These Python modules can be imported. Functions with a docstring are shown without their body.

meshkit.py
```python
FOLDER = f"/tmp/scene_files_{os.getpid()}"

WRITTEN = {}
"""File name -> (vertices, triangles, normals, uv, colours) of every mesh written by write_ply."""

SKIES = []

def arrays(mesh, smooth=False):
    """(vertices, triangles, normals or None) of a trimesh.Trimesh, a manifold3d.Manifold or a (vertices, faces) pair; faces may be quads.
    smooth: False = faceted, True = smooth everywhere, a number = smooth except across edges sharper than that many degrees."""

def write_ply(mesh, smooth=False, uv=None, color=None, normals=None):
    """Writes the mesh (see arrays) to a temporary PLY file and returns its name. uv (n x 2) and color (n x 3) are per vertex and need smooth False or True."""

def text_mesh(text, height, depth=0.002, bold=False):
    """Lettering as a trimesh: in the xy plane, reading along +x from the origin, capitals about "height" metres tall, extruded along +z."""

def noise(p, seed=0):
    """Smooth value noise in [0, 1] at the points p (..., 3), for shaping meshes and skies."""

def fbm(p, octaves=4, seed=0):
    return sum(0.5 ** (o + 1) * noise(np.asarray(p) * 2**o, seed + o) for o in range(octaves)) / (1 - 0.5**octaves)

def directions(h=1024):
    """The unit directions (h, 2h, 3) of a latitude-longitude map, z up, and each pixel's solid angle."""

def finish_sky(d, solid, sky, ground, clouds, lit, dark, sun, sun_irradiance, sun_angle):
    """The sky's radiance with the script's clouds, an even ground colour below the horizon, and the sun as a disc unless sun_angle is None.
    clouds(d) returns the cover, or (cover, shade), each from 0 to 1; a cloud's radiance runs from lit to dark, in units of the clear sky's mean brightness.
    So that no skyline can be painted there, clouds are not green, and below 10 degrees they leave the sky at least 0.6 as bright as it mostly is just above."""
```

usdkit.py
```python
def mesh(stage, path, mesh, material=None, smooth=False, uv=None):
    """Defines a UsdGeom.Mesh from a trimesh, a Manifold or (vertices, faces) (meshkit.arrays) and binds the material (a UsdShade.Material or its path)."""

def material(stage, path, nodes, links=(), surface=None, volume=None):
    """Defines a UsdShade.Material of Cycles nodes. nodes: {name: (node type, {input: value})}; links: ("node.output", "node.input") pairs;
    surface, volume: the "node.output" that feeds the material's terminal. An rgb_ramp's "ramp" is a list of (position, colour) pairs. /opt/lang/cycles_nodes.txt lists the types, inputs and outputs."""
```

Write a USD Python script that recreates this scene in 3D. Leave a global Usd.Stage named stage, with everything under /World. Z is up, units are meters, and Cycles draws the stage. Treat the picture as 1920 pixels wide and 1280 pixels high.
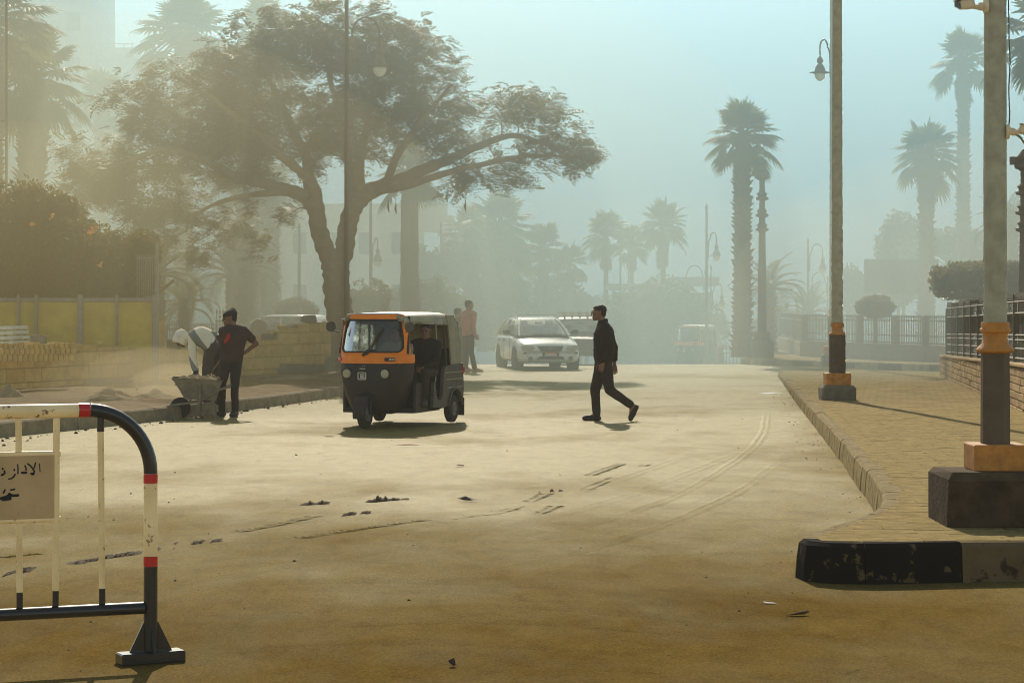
import math, random
import numpy as np, trimesh, usdkit, meshkit
import manifold3d
from manifold3d import Manifold, OpType
from shapely.geometry import Polygon, Point, LineString, box as sbox
from shapely import affinity
from pxr import Usd, UsdGeom, UsdLux, UsdShade, Gf, Sdf

stage = Usd.Stage.CreateInMemory()
UsdGeom.Xform.Define(stage, '/World')
F, H, HOR = 4200.0, 1.74, 571.0          # focal length in pixels of the 1920 px photograph, eye height, horizon row
# ---------------------------------------------------------------- camera, sky, sun, exposure
cam = UsdGeom.Camera.Define(stage, '/World/camera')
cam.CreateHorizontalApertureAttr(36.0)
cam.CreateFocalLengthAttr(F / 1920 * 36.0)
cam.CreateVerticalApertureOffsetAttr(-(640 - HOR) / 1920 * 36.0)
UsdGeom.Xformable(cam).AddTranslateOp().Set((0, 0, H))
UsdGeom.Xformable(cam).AddRotateXOp().Set(90)
cam.CreateExposureAttr(0.15)
cam.CreateFStopAttr(0.0)
SUN_EL, SUN_AZ = math.radians(34), math.radians(-4)
sky = UsdLux.DomeLight.Define(stage, '/World/sky')
sky_mat = usdkit.material(stage, '/World/Looks/sky_air',
    {"s": ("sky_texture", {"sky_type": "single_scattering", "sun_disc": False, "sun_elevation": SUN_EL, "sun_rotation": SUN_AZ, "aerosol_density": 0.6}),
     "d": ("mix_color", {"blend_type": "multiply", "fac": 1.0, "b": (1.0, 0.90, 0.72), "use_clamp": False}),      # a sky full of dust is less blue
     "b": ("background_shader", {"strength": 0.12})}, [("s.color", "d.a"), ("d.result", "b.color")], surface="b.background")
UsdShade.MaterialBindingAPI.Apply(sky.GetPrim()).Bind(sky_mat)
sky.GetPrim().SetCustomDataByKey('kind', 'structure')
sun = UsdLux.DistantLight.Define(stage, '/World/sun')
sun.CreateIntensityAttr(1.1); sun.CreateAngleAttr(0.5); sun.CreateNormalizeAttr(True); sun.CreateColorAttr((1.0, 0.90, 0.74))
UsdGeom.Xformable(sun).AddRotateZOp().Set(-math.degrees(SUN_AZ))
UsdGeom.Xformable(sun).AddRotateXOp().Set(-(90 - math.degrees(SUN_EL)))
HAZE_COLOR, HAZE_DENSITY = (0.95, 0.92, 0.80), 0.0006
DUST_COLOR, DUST_DENSITY = (0.58, 0.90, 0.98), 0.0130

# ---------------------------------------------------------------- helpers
rng = np.random.default_rng(7)
random.seed(7)
COUNT = {}

def numbered(parent, name):
    k = COUNT.get((parent, name), 0)
    COUNT[(parent, name)] = k + 1
    return f'{parent}/{name}' if k == 0 else f'{parent}/{name}_{k:03d}'

def tag(prim, label=None, cat=None, group=None, kind=None):
    for k, v in (('label', label), ('category', cat), ('group', group), ('kind', kind)):
        if v:
            prim.SetCustomDataByKey(k, v)
    return prim

def thing(name, label, cat, loc=(0, 0, 0), rz=0.0, group=None, kind=None, scale=None):
    x = UsdGeom.Xform.Define(stage, numbered('/World', name))
    x.AddTranslateOp().Set(tuple(float(v) for v in loc))
    if rz:
        x.AddRotateZOp().Set(math.degrees(rz))
    if scale:
        x.AddScaleOp().Set((scale,) * 3 if np.isscalar(scale) else tuple(scale))
    return tag(x.GetPrim(), label, cat, group, kind)

def geo(m):
    if isinstance(m, MB):
        return m.get()
    if isinstance(m, trimesh.Trimesh):
        return np.array(m.vertices), np.array(m.faces)
    if hasattr(m, 'to_mesh'):
        q = m.to_mesh()
        return np.array(q.vert_properties[:, :3], float), np.array(q.tri_verts)
    return m

def obj(name, m, mat, parent=None, smooth=False, **k):
    p = usdkit.mesh(stage, numbered(str(parent.GetPath()) if parent is not None else '/World', name), geo(m), mat, smooth=smooth)
    return tag(p.GetPrim(), **k)

def dup(src, loc, rz=0.0, label=None, group=None, scale=None):
    was = src.GetCustomData()
    p = thing(src.GetName().rstrip('0123456789').rstrip('_'), label or was['label'], was['category'], loc, rz, group or was.get('group'), scale=scale)
    holder = UsdGeom.Xform.Define(stage, str(p.GetPath()) + '/tmp') if False else None
    p.GetReferences().AddInternalReference(src.GetPath())
    p.SetInstanceable(True)
    return p

def at(px, py, d):
    return np.array([(px - 960) / F * d, d, H - (py - HOR) / F * d])

def gy(py, z=0.0):
    """distance of a point of height z that shows at row py"""
    return (H - z) * F / (py - HOR)

def rot(ax, deg):
    return trimesh.transformations.rotation_matrix(math.radians(deg), ax)[:3, :3]

def xf(m, R=None, t=(0, 0, 0), s=1.0):
    v, f = geo(m)
    v = v * s
    if R is not None:
        v = v @ np.asarray(R).T
    return v + np.asarray(t, float), f

class MB:
    def __init__(self, *ms):
        self.v, self.f, self.n = [], [], 0
        for m in ms:
            self.add(m)
    def add(self, m):
        v, f = geo(m)
        f = np.asarray(f, int)
        if f.shape[1] == 4:
            f = np.vstack([f[:, [0, 1, 2]], f[:, [0, 2, 3]]])
        self.v.append(np.asarray(v, float)); self.f.append(f + self.n); self.n += len(v)
        return self
    def get(self):
        return np.vstack(self.v), np.vstack(self.f)

BOXF = np.array([[0, 2, 1], [1, 2, 3], [4, 5, 6], [5, 7, 6], [0, 1, 4], [1, 5, 4], [2, 6, 3], [3, 6, 7], [0, 4, 2], [2, 4, 6], [1, 3, 5], [3, 7, 5]])

def bx(c, s, rz=0.0, R=None):
    v = np.array([[x, y, z] for z in (-.5, .5) for y in (-.5, .5) for x in (-.5, .5)]) * np.asarray(s, float)
    if rz:
        R = rot([0, 0, 1], math.degrees(rz))
    if R is not None:
        v = v @ np.asarray(R).T
    return v + np.asarray(c, float), BOXF.copy()

def cbx(c, s, b=.01, rz=0.0, R=None, jit=0.0):
    """a box with chamfered edges"""
    h = np.asarray(s, float) / 2
    b = min(b, h.min() * .8)
    p = []
    for sx in (-1, 1):
        for sy in (-1, 1):
            for sz in (-1, 1):
                for k in range(3):
                    q = h - b; q[k] = h[k]
                    p.append(q * (sx, sy, sz))
    p = np.array(p)
    if jit:
        p = p + rng.normal(0, jit, p.shape)
    v, f = geo(Manifold.hull_points(p))
    if rz:
        R = rot([0, 0, 1], math.degrees(rz))
    if R is not None:
        v = v @ np.asarray(R).T
    return v + np.asarray(c, float), f

def loft(rings, cap=True, closed=True):
    r = np.asarray(rings, float)
    m, n = r.shape[:2]
    v = r.reshape(-1, 3)
    i, j = np.meshgrid(np.arange(m - 1), np.arange(n if closed else n - 1), indexing='ij')
    a, b = i * n + j, i * n + (j + 1) % n
    f = np.stack([a, b, b + n, a + n], -1).reshape(-1, 4)
    f = np.vstack([f[:, [0, 1, 2]], f[:, [0, 2, 3]]])
    if cap and closed:
        v = np.vstack([v, r[0].mean(0), r[-1].mean(0)])
        k = np.arange(n)
        f = np.vstack([f, np.stack([(k + 1) % n, k, np.full(n, m * n)], 1), np.stack([(m - 1) * n + k, (m - 1) * n + (k + 1) % n, np.full(n, m * n + 1)], 1)])
    return v, f

def tube(pts, r, n=8, cap=True):
    p = np.asarray(pts, float)
    t = np.gradient(p, axis=0)
    t /= np.linalg.norm(t, axis=1, keepdims=True) + 1e-12
    u = np.cross(t[0], [0, 0, 1.0] if abs(t[0][2]) < .9 else [1.0, 0, 0])
    us = []
    for k in range(len(p)):
        u = u - t[k] * (u @ t[k])
        u /= np.linalg.norm(u) + 1e-12
        us.append(u)
    us = np.array(us); w = np.cross(t, us)
    a = np.arange(n) * 2 * np.pi / n
    rr = np.broadcast_to(r, (len(p),))[:, None, None]
    return loft(p[:, None] + rr * (np.cos(a)[None, :, None] * us[:, None] + np.sin(a)[None, :, None] * w[:, None]), cap)

def lathe(prof, n=16, c=(0, 0, 0), rz=0.0):
    a = np.arange(n) * 2 * np.pi / n + rz
    pr = np.asarray(prof, float)
    rings = np.stack([pr[:, :1] * np.cos(a), pr[:, :1] * np.sin(a), np.repeat(pr[:, 1:2], n, 1)], -1)
    return loft(rings + np.asarray(c, float))

def cyl(c, r, h, axis='z', n=16, r2=None):
    v, f = lathe([(r, -h / 2), (r2 or r, h / 2)], n)
    if axis == 'x':
        v = v[:, [2, 0, 1]]
    elif axis == 'y':
        v = v[:, [1, 2, 0]]
    return v + np.asarray(c, float), f

def extr(poly, t, R=None, c=(0, 0, 0)):
    """a shapely polygon in its own plane, thickness t centred on it"""
    out = MB()
    for g in getattr(poly, 'geoms', [poly]):
        m = trimesh.creation.extrude_polygon(g, t, engine='earcut')
        out.add((np.array(m.vertices) - [0, 0, t / 2], np.array(m.faces)))
    return xf(out, R, c)

RXZ = np.array([[1, 0, 0], [0, 0, -1], [0, 1, 0]])      # plane (a, b) -> (x, z)
RYZ = np.array([[0, 0, 1], [1, 0, 0], [0, 1, 0]])       # plane (a, b) -> (y, z)

ICO = trimesh.creation.icosphere(2)
ICOV = np.array(ICO.vertices)

def ball(c, r):
    return ICOV * np.asarray(r, float) + np.asarray(c, float)

def hull(*cr):
    return Manifold.hull_points(np.vstack([ball(c, r) for c, r in cr]))

def blob(parts, length=.03, it=8):
    m = Manifold.batch_boolean(list(parts), OpType.Add)
    m = m.refine_to_length(length)
    v, f = geo(m)
    t = trimesh.Trimesh(v, f, process=True)
    if it:
        trimesh.smoothing.filter_taubin(t, lamb=.5, nu=.52, iterations=it)
    return np.array(t.vertices), np.array(t.faces)

def rrect(w, h, r):
    return sbox(-w / 2 + r, -h / 2 + r, w / 2 - r, h / 2 - r).buffer(r, 6)

def smoothstep(a, b, x):
    t = np.clip((np.asarray(x, float) - a) / (b - a), 0, 1)
    return t * t * (3 - 2 * t)

def catmull(pts, n=8):
    p = np.asarray(pts, float)
    p = np.vstack([2 * p[0] - p[1], p, 2 * p[-1] - p[-2]])
    out = []
    for i in range(1, len(p) - 2):
        for t in np.arange(n) / n:
            a, b, c, d = p[i - 1:i + 3]
            out.append(.5 * (2 * b + (c - a) * t + (2 * a - 5 * b + 4 * c - d) * t * t + (3 * b - a - 3 * c + d) * t ** 3))
    out.append(p[-2])
    return np.array(out)

# ---------------------------------------------------------------- materials
MATS = {}
def M(name, col, rough=.7, vary=.25, scale=6.0, bump=0.0, bscale=40.0, metal=0.0, spec=.3, dust=0.0, coat=0.0, island=0.0, transl=None, obj_space=False):
    """principled material: colour varied by noise, fine bump, wind-blown dust that lies on the upward faces"""
    if name in MATS:
        return MATS[name]
    c = np.array(col, float)
    src = "tc.object" if obj_space else "g.position"
    n = {"g": ("geometry", {}), "tc": ("texture_coordinate", {}), "n": ("noise_texture", {"scale": scale, "detail": 5.0, "roughness": .6}),
         "r": ("rgb_ramp", {"ramp": [(.3, tuple(c * (1 - vary))), (.7, tuple(np.minimum(c * (1 + vary), .95)))]}),
         "p": ("principled_bsdf", {"roughness": rough, "metallic": metal, "specular_ior_level": spec, "coat_weight": coat})}
    l = [(src, "n.vector"), ("n.fac", "r.fac")]
    last = "r.color"
    if island:
        n["hs"] = ("hsv", {})
        n["im"] = ("map_range", {"from_min": 0.0, "from_max": 1.0, "to_min": 1 - island, "to_max": 1 + island})
        l += [("g.random_per_island", "im.value"), ("im.result", "hs.value"), (last, "hs.color")]
        last = "hs.color"
    if dust:
        n["sx"] = ("separate_xyz", {})
        n["dm"] = ("map_range", {"from_min": .1, "from_max": .95, "to_min": 0.0, "to_max": dust, "clamp": True})
        n["dn"] = ("noise_texture", {"scale": 9.0, "detail": 6.0})
        n["dx"] = ("math", {"math_type": "multiply"})
        n["da"] = ("math", {"math_type": "multiply_add", "value2": .7, "value3": dust * .3})
        n["mx"] = ("mix_color", {"b": (.21, .15, .068)})
        l += [("g.normal", "sx.vector"), ("sx.z", "dm.value"), ("dm.result", "da.value1"), ("g.position", "dn.vector"), ("dn.fac", "dx.value1"), ("da.value", "dx.value2"), ("dx.value", "mx.fac"), (last, "mx.a")]
        last = "mx.result"
    l.append((last, "p.base_color"))
    if bump:
        n["bn"] = ("noise_texture", {"scale": bscale, "detail": 6.0, "roughness": .65})
        n["bp"] = ("bump", {"strength": min(1.0, bump), "distance": .02})
        l += [(src, "bn.vector"), ("bn.fac", "bp.height"), ("bp.normal", "p.normal")]
    surf = "p.BSDF"
    if transl is not None:
        n["t"] = ("translucent_bsdf", {"color": transl})
        n["mc"] = ("mix_closure", {"fac": .35})
        l += [("p.BSDF", "mc.closure1"), ("t.BSDF", "mc.closure2")]
        surf = "mc.closure"
    MATS[name] = usdkit.material(stage, '/World/Looks/' + name, n, l, surface=surf)
    return MATS[name]

def pane(name, tint=(.75, .8, .78), base=.05, rough=.05):
    if name in MATS:
        return MATS[name]
    MATS[name] = usdkit.material(stage, '/World/Looks/' + name,
        {"f": ("fresnel", {"IOR": 1.5}), "a": ("math", {"math_type": "add", "value2": base}), "t": ("transparent_bsdf", {"color": tint}), "g": ("glossy_bsdf", {"color": (.9, .9, .9), "roughness": rough}), "m": ("mix_closure", {})},
        [("f.fac", "a.value1"), ("a.value", "m.fac"), ("t.BSDF", "m.closure1"), ("g.BSDF", "m.closure2")], surface="m.closure")
    return MATS[name]

def volume(name, mesh, col, dens, an, label, cat=None, kind='stuff'):
    mm = usdkit.material(stage, '/World/Looks/' + name + '_air_%d' % len(MATS), {"v": ("principled_volume", {"color": col, "density": dens, "anisotropy": an})}, [], volume="v.volume")
    MATS[name + '%d' % len(MATS)] = mm
    return obj(name, mesh, mm, None, False, label=label, cat=cat, kind=kind)

def worn(name, col, under, thr, rough=.35, coat=.7, scale=16.0, bump=.2):
    # paint that has flaked off in patches
    n = {"g": ("geometry", {}), "n": ("noise_texture", {"scale": scale, "detail": 8.0, "roughness": .7}), "r": ("rgb_ramp", {"ramp": [(0.0, tuple(under)), (max(0, thr - .02), tuple(under)), (thr + .02, tuple(col)), (1.0, tuple(col))]}),
         "n2": ("noise_texture", {"scale": 5.0, "detail": 5.0}), "r2": ("rgb_ramp", {"ramp": [(.3, (.78, .72, .62)), (.7, (1.1, 1.1, 1.1))]}), "m": ("mix_color", {"blend_type": "multiply", "fac": .8}), "b": ("bump", {"strength": bump, "distance": .004 + .02 * (coat == 0)}), "p": ("principled_bsdf", {"roughness": rough, "coat_weight": coat, "coat_roughness": .12, "specular_ior_level": .3 if coat else .05})}
    l = [("g.position", "n.vector"), ("n.fac", "r.fac"), ("g.position", "n2.vector"), ("n2.fac", "r2.fac"), ("r.color", "m.a"), ("r2.color", "m.b"), ("m.result", "p.base_color"), ("n.fac", "b.height"), ("b.normal", "p.normal")]
    MATS[name] = usdkit.material(stage, '/World/Looks/' + name, n, l, surface="p.BSDF")
    return MATS[name]
# ---------------------------------------------------------------- terrain, road, kerbs, pavements
def drop(y):
    return np.interp(y, [-40, 40, 54, 60, 64, 68, 72, 82, 100, 140, 250, 420], [0, 0, .06, .08, .03, -.10, -.27, -.70, -1.4, -2.4, -3.6, -4])

def gz(x, y):
    m = smoothstep(-6.5, -2.6, x) * (1 - smoothstep(9, 16, x))
    m = np.maximum(m, smoothstep(85, 120, y))
    return np.where(np.asarray(y) < 60, 0, drop(y) * m) + np.where(np.asarray(y) < 60, drop(y), 0) * 1.0 + np.where(np.asarray(y) >= 60, .08 * (1 - m), 0)

def grid(xs, ys, zf):
    X, Y = np.meshgrid(xs, ys)
    v = np.stack([X, Y, zf(X, Y)], -1).reshape(-1, 3)
    n = len(xs)
    i, j = np.meshgrid(np.arange(len(ys) - 1), np.arange(n - 1), indexing='ij')
    a = (i * n + j).ravel()
    return v, np.vstack([np.stack([a, a + 1, a + n + 1], 1), np.stack([a, a + n + 1, a + n], 1)])

earth = M('dry_earth', (.16, .108, .038), .95, .3, 3.0, .5, 60)
YS = np.concatenate([np.arange(-25, 55, 2.0), np.arange(55, 140, 1.0), np.arange(140, 421, 8.0)])
obj('ground', grid(np.concatenate([np.arange(-130, -12, 8.0), np.arange(-12, 20, 1.0), np.arange(20, 131, 8.0)]), YS, lambda x, y: gz(x, y) - .03), earth, None, True, label='dry dusty ground around the road', kind='structure')

def road_material():
    # worn asphalt that traffic has polished, under wind-blown dust; dust at the near junction and kerbs, with near dimming and far glare painted in
    n = {"g": ("geometry", {}), "s": ("separate_xyz", {}),
         "map": ("mapping", {"mapping_type": "point", "scale": (1.0, .5, 1.0), "rotation": (0, 0, .35)}),
         "streak": ("noise_texture", {"scale": 1.1, "detail": 7.0, "roughness": .62, "distortion": .6}),
         "patch": ("noise_texture", {"scale": .22, "detail": 4.0, "roughness": .55}),
         "fine": ("noise_texture", {"scale": 90.0, "detail": 5.0, "roughness": .7}),
         "grit": ("voronoi_texture", {"scale": 55.0}),
         # near-to-far fade: loose dust, plus painted dimming near and glare far off
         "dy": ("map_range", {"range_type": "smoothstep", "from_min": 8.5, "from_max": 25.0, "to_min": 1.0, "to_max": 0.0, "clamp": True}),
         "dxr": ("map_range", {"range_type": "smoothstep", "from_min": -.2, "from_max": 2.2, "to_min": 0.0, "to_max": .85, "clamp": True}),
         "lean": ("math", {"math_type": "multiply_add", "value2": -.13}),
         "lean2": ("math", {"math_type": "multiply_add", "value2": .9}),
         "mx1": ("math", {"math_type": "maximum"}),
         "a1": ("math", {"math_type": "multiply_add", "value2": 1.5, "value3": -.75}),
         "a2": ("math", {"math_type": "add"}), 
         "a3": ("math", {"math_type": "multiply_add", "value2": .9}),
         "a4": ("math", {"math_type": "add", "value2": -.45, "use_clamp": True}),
         "dust_dimmed": ("rgb_ramp", {"ramp": [(.25, (.120, .074, .020)), (.5, (.180, .115, .032)), (.75, (.238, .158, .046))]}),  # dust tones, darkened to stand for the dimmer picture edge
         "asph_glare": ("rgb_ramp", {"ramp": [(.3, (.25, .198, .062)), (.7, (.37, .30, .10))]}),  # asphalt tones, paled to stand for glare at grazing view
         "col": ("mix_color", {}),
         "dark": ("rgb_ramp", {"ramp": [(.0, (.62, .58, .52)), (.12, (1, 1, 1)), (1, (1, 1, 1))]}),
         "col2": ("mix_color", {"blend_type": "multiply", "fac": .6}),
         "sp": ("noise_texture", {"scale": 75.0, "detail": 3.0, "roughness": .75}), "spr": ("rgb_ramp", {"ramp": [(.28, (.50, .48, .44)), (.5, (1, 1, 1)), (.72, (1.5, 1.5, 1.45))]}), "col3": ("mix_color", {"blend_type": "multiply", "fac": .75, "use_clamp": False}),
         "blot": ("noise_texture", {"scale": 4.2, "detail": 9.0, "roughness": .72, "distortion": .4}), "blr": ("rgb_ramp", {"ramp": [(.34, (.60, .56, .50)), (.48, (.95, .94, .92)), (.62, (1.18, 1.18, 1.15))]}), "col4": ("mix_color", {"blend_type": "multiply", "fac": .42, "use_clamp": False}),
         "rough": ("map_range", {"from_min": 0.0, "from_max": 1.0, "to_min": .52, "to_max": .9, "clamp": True}),
         "spec": ("map_range", {"from_min": 0.0, "from_max": 1.0, "to_min": .07, "to_max": .0, "clamp": True}),
         "hb": ("math", {"math_type": "multiply_add", "value2": 2.2}),
         "b": ("bump", {"strength": .8, "distance": .02}),
         "p": ("principled_bsdf", {"specular_tint": (.95, .86, .54)})}
    l = [("g.position", "s.vector"), ("g.position", "map.vector"), ("map.vector", "streak.vector"), ("g.position", "patch.vector"), ("g.position", "fine.vector"), ("g.position", "grit.vector"),
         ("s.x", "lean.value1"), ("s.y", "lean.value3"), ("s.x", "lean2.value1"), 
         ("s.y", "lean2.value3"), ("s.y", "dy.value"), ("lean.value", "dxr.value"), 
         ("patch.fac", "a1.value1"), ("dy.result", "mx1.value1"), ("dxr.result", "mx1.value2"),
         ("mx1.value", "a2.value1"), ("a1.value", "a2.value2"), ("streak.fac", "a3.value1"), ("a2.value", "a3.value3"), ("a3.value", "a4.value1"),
         ("streak.fac", "dust_dimmed.fac"), ("fine.fac", "asph_glare.fac"), ("a4.value", "col.fac"), ("asph_glare.color", "col.a"), ("dust_dimmed.color", "col.b"),
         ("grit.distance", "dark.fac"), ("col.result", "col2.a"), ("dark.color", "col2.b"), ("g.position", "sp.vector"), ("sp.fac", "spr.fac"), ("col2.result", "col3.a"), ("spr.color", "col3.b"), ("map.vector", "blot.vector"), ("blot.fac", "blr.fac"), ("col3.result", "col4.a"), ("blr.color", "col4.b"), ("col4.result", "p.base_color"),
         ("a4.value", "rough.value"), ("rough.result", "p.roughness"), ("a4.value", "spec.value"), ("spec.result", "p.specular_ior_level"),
         ("streak.fac", "hb.value1"), ("fine.fac", "hb.value3"), ("hb.value", "b.height"), ("b.normal", "p.normal")]
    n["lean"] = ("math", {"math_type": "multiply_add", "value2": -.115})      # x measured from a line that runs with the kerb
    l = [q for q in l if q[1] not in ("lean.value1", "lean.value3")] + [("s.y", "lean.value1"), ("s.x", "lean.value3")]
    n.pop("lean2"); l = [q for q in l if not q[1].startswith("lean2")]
    return usdkit.material(stage, '/World/Looks/dusty_asphalt', n, l, surface="p.BSDF")

RX = np.concatenate([np.arange(-9, 12, .5), np.arange(12, 46, 2.0)])
RY = np.concatenate([np.arange(4, 56, .5), np.arange(56, 90, .5), np.arange(90, 141, 5.0)])
def road_z(x, y):
    x, y = np.asarray(x, float), np.asarray(y, float)
    return gz(x, y) + .006 + .012 * (meshkit.fbm(np.stack([x * .5, y * .35, x * 0], -1), 3, 3) - .5)
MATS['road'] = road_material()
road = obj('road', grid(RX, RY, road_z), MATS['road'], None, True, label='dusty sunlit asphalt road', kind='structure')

def ridge(px0, py0, px1, py1, h=.03, w=.10, seed=0, name='broken_edge'):
    """a lip of broken, lifted asphalt"""
    d0, d1 = gy(py0), gy(py1)
    a, b = at(px0, py0, d0), at(px1, py1, d1)
    n = 110
    r = np.random.default_rng(seed)
    rings = []
    for k, t in enumerate(np.linspace(0, 1, n)):
        c = a + (b - a) * t
        c[1] += .16 * (meshkit.fbm(np.array([t * 6 + seed, seed, .5]), 4) - .5) * 2 + r.normal(0, .006)
        e = math.sin(math.pi * t) ** .5
        lump = meshkit.fbm(np.array([t * 22, seed, 2.5]), 3) * 1.8 - .35
        gap = smoothstep(.40, .55, meshkit.noise(np.array([t * 6, seed, 7.5])))
        hh = h * e * max(0, lump) * gap * r.uniform(.6, 1.2) + .0005
        q = r.uniform(.6, 1.4, 3)
        rings.append([[c[0], c[1] - .05 * q[0], .003], [c[0] + r.normal(0, .006), c[1] - .014 * q[1], hh * .75 + .005], [c[0], c[1] + .02 * q[2], hh + .005], [c[0], c[1] + .07, hh * .75 + .004], [c[0], c[1] + .2 + w, .002]])
    return obj(name, loft(np.array(rings), False, False), MATS['crust'], road, False)

M('crust', (.08, .054, .022), .95, .35, 20, .5, 80)
for i, q in enumerate([(322, 1022, 418, 1016), (560, 948, 768, 938), (120, 1060, 262, 1040), (272, 1036, 330, 1028), (640, 968, 700, 962), (1010, 925, 1060, 921), (10, 1078, 60, 1070)]):
    ridge(*q, h=.034 if i != 1 else .060, seed=i + 3)

def tyre_track(pts, w=.17, step=.085, seed=0):
    """small ribs of pressed dust left by a tyre"""
    c = catmull([at(px, py, gy(py)) for px, py in pts], 10)
    s = np.concatenate([[0], np.cumsum(np.linalg.norm(np.diff(c, axis=0), axis=1))])
    mb = MB()
    r = np.random.default_rng(seed)
    for q in np.arange(0, s[-1], step):
        p = np.array([np.interp(q, s, c[:, k]) for k in range(3)])
        e = np.array([np.interp(min(q + .05, s[-1]), s, c[:, k]) for k in range(3)]) - p
        if np.linalg.norm(e) < 1e-6 or meshkit.noise(np.array([q * 1.3, seed, .3])) < .5:
            continue
        e /= np.linalg.norm(e)
        nrm = np.array([-e[1], e[0], 0])
        h = .006 * (.5 + r.random())
        ww = w * (.7 + .4 * r.random())
        for sgn in (-1, 1):
            a = p + nrm * sgn * ww * .08; b = p + nrm * sgn * ww * .5 + e * .05
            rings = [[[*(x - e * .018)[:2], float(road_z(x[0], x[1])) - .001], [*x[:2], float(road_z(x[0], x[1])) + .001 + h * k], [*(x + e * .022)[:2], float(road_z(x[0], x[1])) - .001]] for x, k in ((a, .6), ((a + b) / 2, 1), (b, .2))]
            mb.add(loft(np.array(rings), False, False))
    return obj('tyre_track', mb, MATS['road'], road, False, kind='stuff')

tyre_track([(840, 975), (960, 955), (1060, 910), (1170, 870), (1290, 835)], seed=1)
tyre_track([(880, 990), (1000, 968), (1110, 915), (1230, 865)], seed=2)
tyre_track([(440, 1000), (520, 985), (620, 962)], seed=3)
tyre_track([(0, 1046), (60, 1040), (130, 1030)], seed=4)
tyre_track([(560, 1010), (680, 992), (800, 975)], seed=5)

def rut(pts, w, h, mat, seed):
    # a shallow sweeping mark that a tyre has pressed into the dust, with its thrown-up rim
    c = catmull([at(px, py, gy(py)) for px, py in pts], 24)
    t = np.gradient(c, axis=0); t /= np.linalg.norm(t, axis=1, keepdims=True)
    nrm = np.stack([-t[:, 1], t[:, 0], 0 * t[:, 0]], 1)
    q = np.arange(len(c)) / len(c)
    f = np.sin(np.pi * q) ** .5 * (.35 + .9 * meshkit.noise(np.stack([q * 17, q * 0 + seed, q * 0], 1)))
    jit = (meshkit.fbm(np.stack([q * 40, q * 0 + seed, q * 0 + 5], 1), 3) - .5) * .03
    rows = []
    for k in range(len(c)):
        p = c[k] + nrm[k] * jit[k]
        rows.append([[*(p + nrm[k] * w * o)[:2], float(road_z(*(p + nrm[k] * w * o)[:2])) + (h * f[k] * z if z else -.002)] for o, z in ((-.75, 0), (-.3, .8), (0, .2), (.3, 1.0), (.78, 0))])
    return obj('rut', loft(np.array(rows), False, False), mat, road, 60)
for k, (pts, w) in enumerate([([(0, 1105), (400, 1050), (800, 985), (1100, 920), (1330, 840)], .16), ([(60, 1135), (420, 1082), (850, 1010), (1160, 935), (1400, 845)], .16), ([(500, 1150), (900, 1135), (1250, 1160), (1560, 1195)], .18), ([(420, 1185), (900, 1168), (1300, 1192), (1650, 1235)], .14),
        ([(380, 1215), (800, 1205), (1250, 1228), (1600, 1262)], .2), ([(760, 1060), (1050, 1000), (1290, 920), (1420, 830), (1440, 770)], .12), ([(900, 1075), (1160, 1015), (1380, 925), (1480, 850)], .12), ([(120, 890), (420, 868), (800, 850), (1150, 818)], .2), ([(420, 820), (700, 838), (980, 832), (1240, 800)], .16), ([(350, 1100), (700, 1090), (1100, 1105), (1480, 1150)], .22)]):
    rut(pts, w, .012, MATS['road'], k + 1)

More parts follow.
